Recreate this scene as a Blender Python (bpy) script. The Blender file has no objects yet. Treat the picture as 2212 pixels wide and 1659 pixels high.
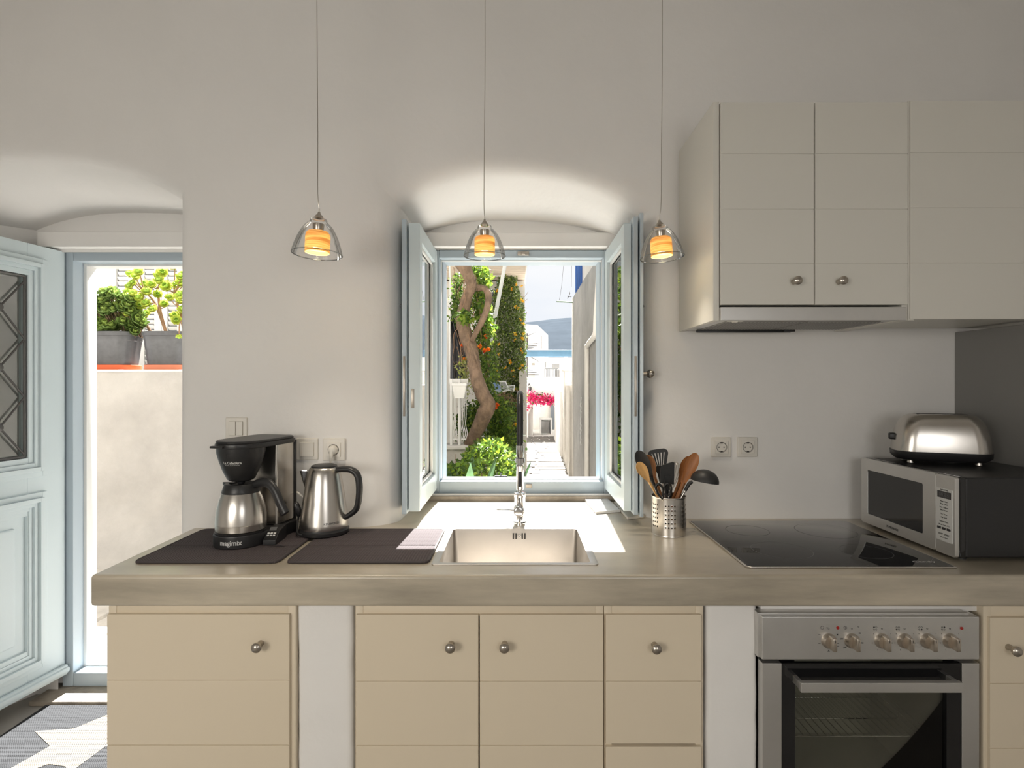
import bpy, bmesh, math, random
from math import pi, sin, cos, radians as R
from mathutils import Vector as V, Matrix, noise, geometry

S = bpy.context.scene
COL = S.collection
# ------------------------------------------------------------------ camera, sky, sun, lamps, exposure
F, CX, CY, EYE = 1200.0, 1118.0, 830.0, 1.417
cam = bpy.data.cameras.new('camera'); camo = bpy.data.objects.new('camera', cam); COL.objects.link(camo)
cam.sensor_width = 36; cam.sensor_fit = 'HORIZONTAL'; cam.lens = 36 * F / 2212
cam.shift_x = -(CX - 1106) / 2212; cam.shift_y = (CY - 829.5) / 2212
cam.clip_start = .02; cam.clip_end = 2000
camo.location = (0, 0, EYE); camo.rotation_euler = (pi/2, 0, 0)
S.camera = camo
S.view_settings.view_transform = 'Standard'; S.view_settings.look = 'None'
S.view_settings.exposure = 0.85; S.view_settings.gamma = 1.0; S.view_settings.use_curve_mapping = False

world = bpy.data.worlds.new('sky'); S.world = world; world.use_nodes = True
wn = world.node_tree.nodes; wl = world.node_tree.links; wn.clear()
wo = wn.new('ShaderNodeOutputWorld'); wb = wn.new('ShaderNodeBackground')
wt = wn.new('ShaderNodeTexCoord'); wz = wn.new('ShaderNodeTexNoise'); wr = wn.new('ShaderNodeValToRGB'); wm = wn.new('ShaderNodeMapping')
wm.inputs['Scale'].default_value = (1, 1, 3.0); wz.inputs['Scale'].default_value = 2.6; wz.inputs['Detail'].default_value = 5
wr.color_ramp.elements[0].position = .35; wr.color_ramp.elements[0].color = (.66, .70, .76, 1)
wr.color_ramp.elements[1].position = .62; wr.color_ramp.elements[1].color = (.76, .77, .79, 1)
wl.new(wt.outputs['Generated'], wm.inputs[0]); wl.new(wm.outputs[0], wz.inputs['Vector']); wl.new(wz.outputs[0], wr.inputs[0])
wl.new(wr.outputs[0], wb.inputs[0]); wl.new(wb.outputs[0], wo.inputs[0]); wb.inputs[1].default_value = .70

sun = bpy.data.lights.new('sun', 'SUN'); sun.energy = 16; sun.angle = R(.6); sun.color = (1, .98, .95)
suno = bpy.data.objects.new('sun', sun); COL.objects.link(suno)
suno.rotation_euler = V((-.05, -1, -1.117)).to_track_quat('-Z', 'Y').to_euler()

def area(name, loc, target, sx, sy, power, color):
    l = bpy.data.lights.new(name, 'AREA'); l.shape = 'RECTANGLE'; l.size = sx; l.size_y = sy; l.energy = power; l.color = color
    o = bpy.data.objects.new(name, l); COL.objects.link(o); o.location = loc
    o.rotation_euler = (V(target) - V(loc)).to_track_quat('-Z', 'Y').to_euler(); return o
# fill lamps added behind the camera in place of daylight from unseen windows
area('rear_fill', (-1.6, -1.15, 1.35), (-.7, 2, -.9), 1.2, 1.1, 24, (1, .945, .86))
area('rear_fill', (.8, -1.15, 1.45), (.5, 2, -.5), .9, 1.0, 7.6, (1, .985, .97))

# ------------------------------------------------------------------ pixel -> place helpers (measuring only)
def P(px, py, Y): return V(((px - CX) * Y / F, Y, EYE - (py - CY) * Y / F))
def G(px, py, z=.9):
    Y = (EYE - z) * F / (py - CY); return V(((px - CX) * Y / F, Y, z))
def X(px, Y): return (px - CX) * Y / F
def Z(py, Y): return EYE - (py - CY) * Y / F

# ------------------------------------------------------------------ materials
def mat(name, col, rough=.5, metal=0, nz=None, bump=None, spec=.5, alpha=None, coat=0, vcol=False, transl=0, emit=None, aniso=None):
    m = bpy.data.materials.new(name); m.use_nodes = True
    n = m.node_tree.nodes; l = m.node_tree.links; b = n['Principled BSDF']
    b.inputs['Base Color'].default_value = (*col, 1); b.inputs['Roughness'].default_value = rough; b.inputs['Metallic'].default_value = metal
    b.inputs['Coat Roughness'].default_value = .28 if name == 'concrete' else .03
    b.inputs['Specular IOR Level'].default_value = spec; b.inputs['Coat Weight'].default_value = coat
    tc = n.new('ShaderNodeTexCoord')
    src = None
    if vcol:
        at = n.new('ShaderNodeVertexColor'); at.layer_name = 'col'; src = at.outputs[0]; l.new(src, b.inputs['Base Color'])
    if nz:   # (scale, low, high, [stretch])
        t = n.new('ShaderNodeTexNoise'); t.inputs['Scale'].default_value = nz[0]; t.inputs['Detail'].default_value = 6; t.inputs['Roughness'].default_value = .6
        mp = n.new('ShaderNodeMapping'); mp.inputs['Scale'].default_value = nz[3] if len(nz) > 3 else (1, 1, 1)
        l.new(tc.outputs['Object'], mp.inputs[0]); l.new(mp.outputs[0], t.inputs['Vector'])
        r = n.new('ShaderNodeValToRGB'); r.color_ramp.elements[0].position = .32; r.color_ramp.elements[1].position = .68
        r.color_ramp.elements[0].color = (*[c * nz[1] for c in col], 1)
        r.color_ramp.elements[1].color = (*[min(1, c * nz[2]) for c in col], 1)
        l.new(t.outputs[0], r.inputs[0]); l.new(r.outputs[0], b.inputs['Base Color']); src = r.outputs[0]
    if bump:  # (scale, strength, distance, [stretch])
        t = n.new('ShaderNodeTexNoise'); t.inputs['Scale'].default_value = bump[0]; t.inputs['Detail'].default_value = 5
        mp = n.new('ShaderNodeMapping'); mp.inputs['Scale'].default_value = bump[3] if len(bump) > 3 else (1, 1, 1)
        l.new(tc.outputs['Object'], mp.inputs[0]); l.new(mp.outputs[0], t.inputs['Vector'])
        bp = n.new('ShaderNodeBump'); bp.inputs['Strength'].default_value = bump[1]; bp.inputs['Distance'].default_value = bump[2]
        l.new(t.outputs[0], bp.inputs['Height']); l.new(bp.outputs[0], b.inputs['Normal'])
    if emit:
        b.inputs['Emission Color'].default_value = (*emit[0], 1); b.inputs['Emission Strength'].default_value = emit[1]
    if transl:
        tr = n.new('ShaderNodeBsdfTranslucent'); mx = n.new('ShaderNodeMixShader'); mx.inputs[0].default_value = transl
        tr.inputs[0].default_value = (*col, 1)
        if src: l.new(src, tr.inputs[0])
        l.new(b.outputs[0], mx.inputs[1]); l.new(tr.outputs[0], mx.inputs[2]); l.new(mx.outputs[0], n['Material Output'].inputs[0])
    return m

def glass_mat(name, tint=(1, 1, 1), ior=1.5, boost=1.0, rough=0.0):
    m = bpy.data.materials.new(name); m.use_nodes = True; n = m.node_tree.nodes; l = m.node_tree.links; n.clear()
    o = n.new('ShaderNodeOutputMaterial'); t = n.new('ShaderNodeBsdfTransparent'); t.inputs[0].default_value = (*tint, 1)
    g = n.new('ShaderNodeBsdfGlossy'); g.inputs['Roughness'].default_value = rough
    f = n.new('ShaderNodeFresnel'); f.inputs[0].default_value = ior; mu = n.new('ShaderNodeMath'); mu.operation = 'MULTIPLY'; mu.inputs[1].default_value = boost; mu.use_clamp = True
    x = n.new('ShaderNodeMixShader'); l.new(f.outputs[0], mu.inputs[0]); l.new(mu.outputs[0], x.inputs[0]); l.new(t.outputs[0], x.inputs[1]); l.new(g.outputs[0], x.inputs[2]); l.new(x.outputs[0], o.inputs[0])
    return m

M = {}
M['plaster'] = mat('plaster', (.83, .814, .79), .9, nz=(1.3, .965, 1.02), bump=(14, .25, .012), spec=.2)
M['whitewash'] = mat('whitewash', (.72, .695, .65), .9, nz=(2.2, .93, 1.04), bump=(18, .5, .02), spec=.2)
M['old_wash'] = mat('old_wash', (.66, .63, .58), .95, nz=(3.0, .86, 1.08), bump=(9, .7, .03), spec=.1)
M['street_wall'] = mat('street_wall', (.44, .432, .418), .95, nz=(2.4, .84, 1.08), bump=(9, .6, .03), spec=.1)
M['outside_render'] = mat('outside_render', (.30, .27, .23), .95)
M['street_stone'] = mat('street_stone', (.62, .59, .54), .9, nz=(5, .8, 1.1), bump=(16, .6, .02))
M['concrete'] = mat('concrete', (.46, .405, .315), .34, nz=(2.6, .70, 1.22, (.8, 1.6, 5)), bump=(30, .12, .004), spec=.5, coat=.8)
M['floor'] = mat('floor', (.34, .32, .29), .5, nz=(3, .8, 1.15), bump=(20, .15, .005))
M['cream'] = mat('cream', (.73, .635, .49), .42, nz=(1.1, .985, 1.01), bump=(25, .04, .002))
M['cream2'] = mat('cream_wall_unit', (.70, .68, .62), .42, bump=(25, .04, .002))
M['blue'] = mat('blue_paint', (.46, .54, .60), .38, bump=(60, .08, .002, (1, 1, .1)))
M['blue_pale'] = mat('pale_blue_paint', (.62, .71, .74), .36, bump=(60, .08, .002, (1, 1, .1)))
M['white_paint'] = mat('white_paint', (.80, .80, .78), .4)
M['steel'] = mat('brushed_steel', (.62, .59, .55), .27, 1, nz=(3, .93, 1.05), bump=(90, .05, .001, (1, 1, .03)))
M['steel_h'] = mat('brushed_steel_horizontal', (.68, .67, .65), .46, 1, nz=(3, .92, 1.06), bump=(120, .05, .001, (.03, .03, 1)))
M['steel_sink'] = mat('sink_steel', (.56, .53, .49), .40, 1, nz=(5, .93, 1.04))
M['chrome'] = mat('chrome', (.82, .82, .83), .06, 1)
M['nickel'] = mat('nickel', (.46, .42, .37), .28, 1)
M['black'] = mat('black_plastic', (.018, .018, .019), .38)
M['black_soft'] = mat('black_nylon', (.022, .022, .022), .5)
M['black_gloss'] = mat('black_gloss', (.008, .008, .009), .07, coat=.4)
M['black_hose'] = mat('black_rubber_hose', (.02, .02, .02), .3, bump=(300, .5, .003, (0.05, .05, 1)))
M['hob'] = mat('hob_glass', (.010, .010, .011), .04, spec=.6)
M['grey_print'] = mat('grey_print', (.10, .10, .10), .4)
M['light_print'] = mat('light_print', (.62, .62, .60), .5)
M['dark_print'] = mat('dark_print', (.03, .03, .03), .5)
M['red'] = mat('red_lamp_lens', (.35, .02, .015), .25)
M['mat_fabric'] = mat('mat_fabric', (.085, .068, .070), .85)
M['mat_edge'] = mat('mat_piping', (.055, .045, .046), .7)
M['white_plastic'] = mat('white_plastic', (.72, .69, .63), .35)
M['socket_dark'] = mat('socket_dark', (.05, .045, .04), .5)
M['marble'] = mat('marble', (.80, .79, .77), .25, nz=(9, .9, 1.04))
M['marble_cream'] = mat('marble_cream', (.74, .70, .62), .3, nz=(9, .93, 1.04))
M['wood_light'] = mat('wood_light', (.62, .36, .13), .5, nz=(14, .82, 1.12, (6, 6, .6)))
M['wood_mid'] = mat('wood_mid', (.38, .16, .055), .5, nz=(14, .75, 1.2, (6, 6, .6)))
M['wood_dark'] = mat('wood_dark', (.33, .125, .035), .45, nz=(12, .75, 1.2, (6, 6, .6)))
M['glass'] = glass_mat('window_glass', (.97, .99, .98))
M['lamp_glass'] = glass_mat('lamp_glass', (.995, .995, .99), 1.28, .8)
M['lamp_rim'] = glass_mat('lamp_rim_glass', (.62, .63, .62), 1.5, 1.0)
M['oven_glass'] = glass_mat('oven_glass', (.80, .80, .76), 1.45)
M['oven_in'] = mat('oven_enamel', (.55, .54, .48), .4)
M['iron'] = mat('wrought_iron', (.10, .095, .09), .5, .4)
M['hinge'] = mat('hinge_metal', (.42, .38, .33), .4, .9)
M['bulb'] = mat('bulb', (1, .8, .5), .3, emit=((1, .80, .42), 10))
M['pot'] = mat('grey_pot_plastic', (.085, .09, .10), .45, nz=(20, .85, 1.15))
M['terracotta'] = mat('orange_saucer', (.62, .11, .03), .5)
M['saucer2'] = mat('faded_saucer', (.60, .20, .11), .6)
M['soil'] = mat('soil', (.08, .05, .03), 1)
M['bark'] = mat('bark', (.22, .15, .10), .9, nz=(16, .62, 1.35, (1, 1, .5)), bump=(22, .9, .03))
M['stem'] = mat('succulent_stem', (.33, .20, .12), .8, nz=(30, .75, 1.2))
M['dark_stem'] = mat('dark_stem', (.13, .09, .05), .9)
M['leaf'] = mat('leaf', (.2, .4, .05), .5, vcol=True, transl=.5)
M['petal'] = mat('petal', (.9, .4, .05), .5, vcol=True, transl=.4)
M['rosette'] = mat('rosette', (.3, .5, .05), .45, vcol=True, transl=.35)
M['stone'] = mat('paving_stone', (.165, .15, .13), .85, nz=(5, .78, 1.14), bump=(16, .6, .02))
M['joint'] = mat('paving_joint', (.86, .845, .81), .95, nz=(8, .85, 1.05), bump=(30, .5, .01))
M['sky_blue_wood'] = mat('sky_blue_wood', (.07, .155, .23), .6, nz=(3, .85, 1.12))
M['deep_blue'] = mat('deep_blue_paint', (.03, .12, .42), .45)
M['grey_metal'] = mat('grey_shutter_metal', (.17, .19, .22), .5)
M['cloth_grey'] = mat('grey_cloth', (.24, .24, .26), .95, nz=(14, .85, 1.15))
M['cloth_blue'] = mat('pale_blue_cloth', (.30, .42, .62), .95)
M['hill'] = mat('hazy_hill', (.068, .082, .098), 1, nz=(.035, .85, 1.12), spec=0)
M['soffit'] = mat('beige_soffit', (.66, .55, .44), .8, nz=(4, .88, 1.1))
M['agave'] = mat('agave', (.20, .33, .18), .5, nz=(12, .8, 1.2))
M['sill_stone'] = mat('sill_stone', (.36, .31, .25), .7, nz=(12, .7, 1.2), bump=(25, .5, .01))
M['grey_panel'] = mat('grey_gloss_panel', (.22, .215, .205), .22, nz=(2, .95, 1.05))
M['filter'] = mat('hood_filter', (.36, .35, .33), .45, .8)
M['paper'] = mat('control_label', (.66, .66, .64), .4)

def weave(name, col, scale, depth):
    m = mat(name, col, .9); n = m.node_tree.nodes; l = m.node_tree.links; b = n['Principled BSDF']
    tc = n.new('ShaderNodeTexCoord'); out = None
    ws = []
    for d in ('X', 'Y'):
        w = n.new('ShaderNodeTexWave'); w.bands_direction = d; w.inputs['Scale'].default_value = scale; w.inputs['Distortion'].default_value = .4
        l.new(tc.outputs['Object'], w.inputs[0]); ws.append(w)
    mu = n.new('ShaderNodeMath'); mu.operation = 'MULTIPLY'; l.new(ws[0].outputs[1], mu.inputs[0]); l.new(ws[1].outputs[1], mu.inputs[1])
    bp = n.new('ShaderNodeBump'); bp.inputs['Strength'].default_value = .8; bp.inputs['Distance'].default_value = depth
    l.new(mu.outputs[0], bp.inputs['Height']); l.new(bp.outputs[0], b.inputs['Normal'])
    r = n.new('ShaderNodeValToRGB'); r.color_ramp.elements[0].color = (*[c * .72 for c in col], 1); r.color_ramp.elements[1].color = (*[min(1, c * 1.3) for c in col], 1)
    l.new(mu.outputs[0], r.inputs[0]); l.new(r.outputs[0], b.inputs['Base Color'])
    return m
M['mat_fabric'] = weave('mat_fabric', (.088, .070, .073), 38, .004)
M['rug'] = weave('rug_grey', (.042, .044, .048), 42, .006)
M['rug_star'] = weave('rug_cream', (.30, .27, .22), 42, .006)

def veneer():
    m = mat('veneer', (.80, .48, .20), .55); n = m.node_tree.nodes; l = m.node_tree.links; b = n['Principled BSDF']
    tc = n.new('ShaderNodeTexCoord'); w = n.new('ShaderNodeTexNoise'); w.inputs['Scale'].default_value = 7; w.inputs['Detail'].default_value = 4
    mp = n.new('ShaderNodeMapping'); mp.inputs['Scale'].default_value = (1, 1, 26); l.new(tc.outputs['Object'], mp.inputs[0]); l.new(mp.outputs[0], w.inputs['Vector'])
    r = n.new('ShaderNodeValToRGB'); r.color_ramp.elements[0].position = .4; r.color_ramp.elements[1].position = .58
    r.color_ramp.elements[0].color = (.66, .44, .17, 1); r.color_ramp.elements[1].color = (.90, .74, .42, 1)
    l.new(w.outputs[0], r.inputs[0]); l.new(r.outputs[0], b.inputs['Base Color'])
    t = n.new('ShaderNodeBsdfTranslucent'); l.new(r.outputs[0], t.inputs[0]); x = n.new('ShaderNodeMixShader'); x.inputs[0].default_value = .38
    l.new(b.outputs[0], x.inputs[1]); l.new(t.outputs[0], x.inputs[2]); l.new(x.outputs[0], n['Material Output'].inputs[0]); return m
M['veneer'] = veneer()

# ------------------------------------------------------------------ object helpers
WORLDF = {}
def tag(o, label=None, cat=None, group=None, kind=None):
    if label: o['label'] = label
    if cat: o['category'] = cat
    if group: o['group'] = group
    if kind: o['kind'] = kind
    return o
def thing(name, loc, label=None, cat=None, group=None, kind=None, rotz=0, local=False):
    o = bpy.data.objects.new(name, None); COL.objects.link(o); o.location = loc; o.rotation_euler = (0, 0, rotz); o.empty_display_size = .05
    WORLDF[o.name] = V((0, 0, 0)) if local else -V(loc)
    return tag(o, label, cat, group, kind)

class MB:
    def __init__(s): s.bm = bmesh.new(); s.cols = None
    def box(s, a, b, bev=0, seg=2, mtx=None):
        t = bmesh.new(); bmesh.ops.create_cube(t, size=1)
        a = V(a); b = V(b); c = (a + b) / 2; d = b - a
        for v in t.verts: v.co = V((v.co.x * d.x, v.co.y * d.y, v.co.z * d.z))
        if bev: bmesh.ops.bevel(t, geom=list(t.edges), offset=min(bev, min(abs(x) for x in d) * .49), segments=seg, affect='EDGES', profile=.5)
        for v in t.verts: v.co += c
        return s.merge(t, mtx)
    def merge(s, t, mtx=None):
        if mtx is not None: bmesh.ops.transform(t, matrix=mtx, verts=t.verts)
        me = bpy.data.meshes.new('t'); t.to_mesh(me); t.free(); s.bm.from_mesh(me); bpy.data.meshes.remove(me); return s
    def lathe(s, prof, c=(0, 0, 0), n=40, mtx=None, sx=1, sy=1, cap=False):
        t = bmesh.new(); rings = []
        for r, z in prof:
            if r < 1e-6: rings.append([t.verts.new((0, 0, z))])
            else: rings.append([t.verts.new((r * cos(2*pi*i/n) * sx, r * sin(2*pi*i/n) * sy, z)) for i in range(n)])
        for A, B in zip(rings, rings[1:]):
            if len(A) == 1 and len(B) == 1: continue
            for i in range(n):
                j = (i + 1) % n
                if len(A) == 1: t.faces.new((A[0], B[j], B[i]))
                elif len(B) == 1: t.faces.new((A[i], A[j], B[0]))
                else: t.faces.new((A[i], A[j], B[j], B[i]))
        if cap:
            if len(rings[0]) > 1: t.faces.new(rings[0][::-1])
            if len(rings[-1]) > 1: t.faces.new(rings[-1])
        for v in t.verts: v.co += V(c)
        return s.merge(t, mtx)
    def cyl(s, a, b, r, r2=None, n=20, cap=True):
        a = V(a); b = V(b); d = b - a; r2 = r if r2 is None else r2
        m = Matrix.Translation(a) @ d.to_track_quat('Z', 'Y').to_matrix().to_4x4()
        return s.lathe([(r, 0), (r2, d.length)], n=n, mtx=m, cap=cap)
    def ball(s, c, r, n=16, sc=(1, 1, 1), mtx=None):
        t = bmesh.new(); bmesh.ops.create_uvsphere(t, u_segments=n, v_segments=max(6, n//2), radius=r)
        for v in t.verts: v.co = V((v.co.x*sc[0], v.co.y*sc[1], v.co.z*sc[2])) + V(c)
        return s.merge(t, mtx)
    def tube(s, pts, r, n=10, smooth=4, flat=None, up=None):
        pts = [V(p) for p in pts]; rs = r if isinstance(r, (list, tuple)) else [r] * len(pts)
        if smooth > 1 and len(pts) > 2:
            q = []; qr = []; m = len(pts)
            for i in range(m - 1):
                p0 = pts[max(i-1, 0)]; p1 = pts[i]; p2 = pts[i+1]; p3 = pts[min(i+2, m-1)]
                for k in range(smooth):
                    t = k / smooth
                    q.append(.5 * ((2*p1) + (p2-p0)*t + (2*p0-5*p1+4*p2-p3)*t*t + (3*p1-p0-3*p2+p3)*t**3)); qr.append(rs[i]*(1-t) + rs[i+1]*t)
            q.append(pts[-1]); qr.append(rs[-1]); pts, rs = q, qr
        t = bmesh.new(); rings = []; nrm = None
        for i, p in enumerate(pts):
            d = (pts[min(i+1, len(pts)-1)] - pts[max(i-1, 0)]).normalized()
            if nrm is None:
                nrm = V(up) if up else (V((0, 0, 1)) if abs(d.z) < .9 else V((1, 0, 0)))
            nrm = (nrm - d * nrm.dot(d)).normalized(); bi = d.cross(nrm)
            fx, fy = flat if flat else (1, 1)
            rings.append([t.verts.new(p + nrm * rs[i] * fx * cos(2*pi*k/n) + bi * rs[i] * fy * sin(2*pi*k/n)) for k in range(n)])
        for A, B in zip(rings, rings[1:]):
            for k in range(n): t.faces.new((A[k], A[(k+1) % n], B[(k+1) % n], B[k]))
        t.faces.new(rings[0][::-1]); t.faces.new(rings[-1])
        return s.merge(t)
    def prism(s, outline, d0, d1, mtx=None, bev=0, seg=2):
        """outline in local xy, extruded d0..d1 along z"""
        t = bmesh.new(); a = [t.verts.new((x, y, d0)) for x, y in outline]; b = [t.verts.new((x, y, d1)) for x, y in outline]
        t.faces.new(a[::-1]); t.faces.new(b); n = len(a)
        for i in range(n): t.faces.new((a[i], a[(i+1) % n], b[(i+1) % n], b[i]))
        bmesh.ops.recalc_face_normals(t, faces=t.faces)
        if bev: bmesh.ops.bevel(t, geom=[e for e in t.edges if e.calc_face_angle(0) > .6], offset=bev, segments=seg, affect='EDGES', profile=.5)
        return s.merge(t, mtx)
    def frame(s, o, i, y0, y1, bev=.003):
        """rectangular ring in xz: o,i = (x0,x1,z0,z1)"""
        s.box((o[0], y0, o[2]), (i[0], y1, o[3]), bev); s.box((i[1], y0, o[2]), (o[1], y1, o[3]), bev)
        s.box((i[0]-.0005, y0+.0008, i[3]), (i[1]+.0005, y1-.0008, o[3]), bev); s.box((i[0]-.0005, y0+.0008, o[2]), (i[1]+.0005, y1-.0008, i[2]), bev); return s
    def poly(s, pts):
        vs = [s.bm.verts.new(p) for p in pts]; s.bm.faces.new(vs); return s
    def build(s, name, m, parent=None, smooth=40, bev=0, wn=False, kind=None, loc=None):
        bm = s.bm
        if bev: bmesh.ops.bevel(bm, geom=[e for e in bm.edges if len(e.link_faces) == 2 and e.calc_face_angle(0) > .6], offset=bev, segments=2, affect='EDGES', profile=.5)
        bm.normal_update()
        if smooth:
            for f in bm.faces: f.smooth = True
            lim = R(smooth)
            for e in bm.edges: e.smooth = not (len(e.link_faces) == 2 and e.calc_face_angle(0) > lim)
        me = bpy.data.meshes.new(name); bm.to_mesh(me); bm.free()
        if s.cols:
            ca = me.color_attributes.new('col', 'FLOAT_COLOR', 'POINT'); fl = []
            for c in s.cols: fl += [c[0], c[1], c[2], 1]
            ca.data.foreach_set('color', fl)
        me.materials.append(m if not isinstance(m, str) else M[m])
        return put(name, me, parent, kind, wn, loc)
def put(name, me, parent=None, kind=None, wn=False, loc=None):
    o = bpy.data.objects.new(name, me); COL.objects.link(o)
    if parent is not None:
        o.parent = parent; o.location = WORLDF.get(parent.name, V((0, 0, 0)))
    WORLDF[o.name] = V((0, 0, 0))
    if loc is not None: o.location = V(loc)
    if kind: o['kind'] = kind
    if wn:
        w = o.modifiers.new('wn', 'WEIGHTED_NORMAL'); w.keep_sharp = True
    return o
def copy_tree(o, parent=None):
    c = o.copy(); COL.objects.link(c)
    if parent is not None: c.parent = parent; c.matrix_parent_inverse = o.matrix_parent_inverse
    WORLDF[c.name] = WORLDF.get(o.name, V((0, 0, 0)))
    for ch in [x for x in COL.objects if x.parent == o]: copy_tree(ch, c)
    return c
def text(s, size, mtx, m, name, parent, extr=.0003, bold=0, align='CENTER', sx=1):
    cu = bpy.data.curves.new('tx', 'FONT'); cu.body = s; cu.size = size; cu.extrude = extr; cu.align_x = align; cu.align_y = 'CENTER'; cu.offset = bold; cu.resolution_u = 2
    o = bpy.data.objects.new('tx', cu); COL.objects.link(o); bpy.context.view_layer.update()
    me = bpy.data.meshes.new_from_object(o.evaluated_get(bpy.context.evaluated_depsgraph_get()))
    bpy.data.objects.remove(o); bpy.data.curves.remove(cu)
    me.transform(mtx @ Matrix.Diagonal((sx, 1, 1, 1))); me.name = name; me.materials.clear(); me.materials.append(M[m]); return put(name, me, parent)
def text_wrap(s, size, rfun, a0, z0, m, name, parent, eps=.0004, sx=1, bold=0):
    o = text(s, size, Matrix.Identity(4), m, name, parent, extr=.0, bold=bold, sx=sx)
    for v in o.data.vertices:
        z = z0 + v.co.y; r = rfun(z) + eps; a = R(a0) + v.co.x / r; v.co = (r*sin(a), -r*cos(a), z)
    return o
FACE_CAM = Matrix.Rotation(pi/2, 4, 'X')        # text standing upright, facing -Y
def at(v, m=FACE_CAM): return Matrix.Translation(V(v)) @ m

def inside(p, poly):
    c = False; n = len(poly); j = n - 1
    for i in range(n):
        xi, yi = poly[i]; xj, yj = poly[j]
        if (yi > p[1]) != (yj > p[1]) and p[0] < (xj - xi) * (p[1] - yi) / (yj - yi) + xi: c = not c
        j = i
    return c
def cdt(outer, holes, pts=()):
    vs = []; es = []
    for loop in [outer] + list(holes):
        b = len(vs); vs += [V(p) for p in loop]; es += [(b + i, b + (i+1) % len(loop)) for i in range(len(loop))]
    vs += [V(p) for p in pts if inside(p, outer) and not any(inside(p, h) for h in holes)]
    r = geometry.delaunay_2d_cdt(vs, es, [], 0, 1e-5)
    out = []
    for f in r[2]:
        c = sum((r[0][i] for i in f), V((0, 0))) / len(f)
        if inside(c, outer) and not any(inside(c, h) for h in holes): out.append(tuple(f))
    return r[0], out
def rect(x0, x1, z0, z1): return [(x0, z0), (x1, z0), (x1, z1), (x0, z1)]
def slab(mb, outer, holes, z0, z1, bev=0, mtx=None):
    """plate in xy with holes"""
    vs, fs = cdt(outer, holes); t = bmesh.new()
    a = [t.verts.new((v.x, v.y, z1)) for v in vs]; b = [t.verts.new((v.x, v.y, z0)) for v in vs]
    used = {}
    for f in fs:
        t.faces.new([a[i] for i in f]); t.faces.new([b[i] for i in f][::-1])
        for i in range(len(f)):
            e = (f[i], f[(i+1) % len(f)]); used[e] = 1
    for (i, j) in list(used):
        if (j, i) not in used: t.faces.new((a[j], a[i], b[i], b[j]))
    bmesh.ops.recalc_face_normals(t, faces=t.faces)
    for v in [v for v in t.verts if not v.link_faces]: t.verts.remove(v)
    if bev: bmesh.ops.bevel(t, geom=[e for e in t.edges if len(e.link_faces) == 2 and e.calc_face_angle(0) > .6], offset=bev, segments=3, affect='EDGES', profile=.5)
    return mb.merge(t, mtx)
def rrect(x0, x1, y0, y1, r, n=5, skip=()):
    o = []
    for (cx, cy, a) in ((x1-r, y0+r, -90), (x1-r, y1-r, 0), (x0+r, y1-r, 90), (x0+r, y0+r, 180)):
        for k in range(n + 1): o.append((cx + r*cos(R(a + 90*k/n)), cy + r*sin(R(a + 90*k/n))))
    return o

# ================================================================== THE ROOM
def sm(a, b, x):
    t = max(0, min(1, (x - a) / (b - a))); return t*t*(3-2*t)
def wallY(x, z):
    y = 2.00 - .015 * (1 - sm(-1.26, -1.12, x)) * 0 + .02 * (1 - sm(-1.30, -1.16, x)) + .055 * sm(-.60, -.44, x) + .085 * sm(-.44, .55, x)
    y += .006 * noise.noise(V((x*1.7, 3.1, z*1.7))) + .0025 * noise.noise(V((x*6, 1, z*6)))
    return y
def arch(xl, xr, zb, zl, zr, hk, n=28, ns=16, pw=2.6):
    o = []
    for i in range(ns): o.append((xr, zb + (zr - zb) * i / ns))
    for i in range(n + 1):
        u = i / n; u2 = .5 - .5*cos(pi*u); x = xr + (xl - xr) * u2
        o.append((x, zr + (zl - zr) * u2 + hk * (1 - abs(2*u2 - 1)**pw)))
    for i in range(ns): o.append((xl, zl + (zb - zl) * (i+1) / ns))
    return o
RR = .065
def niche(bm, fo, bo, Yb, r=RR):
    """fo/bo = arch arguments at the room side and at the window side; returns the hole outline"""
    first = None; prev = None
    loops = []
    for k in range(7):
        th = pi/2 * k / 6; off = r * (1 - sin(th)); dep = r * (1 - cos(th))
        loops.append([(x, wallY(x, z) + dep, z) for x, z in arch(fo[0]-off, fo[1]+off, fo[2], fo[3]+off, fo[4]+off, fo[5])])
    base = loops[-1]; back = arch(*bo)
    for k in range(1, 9):
        t = k / 8; te = t
        lp = []
        for (x, y, z), (bx, bz) in zip(base, back):
            nx = .006 * noise.noise(V((x*3, y*3 + t, z*3))) * sin(pi*t)
            lp.append((x + (bx-x)*te + nx, y + (Yb-y)*t, z + (bz-z)*te + nx))
        loops.append(lp)
    vl = [[bm.verts.new(p) for p in lp] for lp in loops]
    for A, B in zip(vl, vl[1:]):
        for i in range(len(A) - 1): bm.faces.new((A[i], B[i], B[i+1], A[i+1]))
    return [(p[0], p[2]) for p in loops[0]], back

WB = MB()
wfo = (-.445, .485, .83, 2.085, 2.065, .135); wbo = (-.43, .465, .83, 2.085, 2.05, .075)
dfo = (-2.42, -1.19-RR+.02, -.06, 2.10, 2.10, .13); dfo = (-2.42, -1.235, -.06, 2.085, 2.095, .15)
dbo = (-2.20, -1.17, -.06, 2.12, 2.10, .09)
YB = 2.47
h1, b1 = niche(WB.bm, wfo, wbo, YB)
h2, b2 = niche(WB.bm, dfo, dbo, 2.54, .05)
gx = [(-3.4 + .11*i + .02*sin(j*7.3+i), -.1 + .11*j + .02*sin(i*5.1+j)) for i in range(1, 51) for j in range(1, 32)]
vs, fs = cdt(rect(-3.4, 2.26, -.2, 3.32), [h1, h2], gx)
tv = [WB.bm.verts.new((v.x, wallY(v.x, v.y), v.y)) for v in vs]
for f in fs: WB.bm.faces.new([tv[i] for i in f][::-1])
FW = (-.352, .3875, .9795, 1.986)                    # clear opening of the window frame
FD = (-2.05, -1.2, .08, 1.986)
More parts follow.
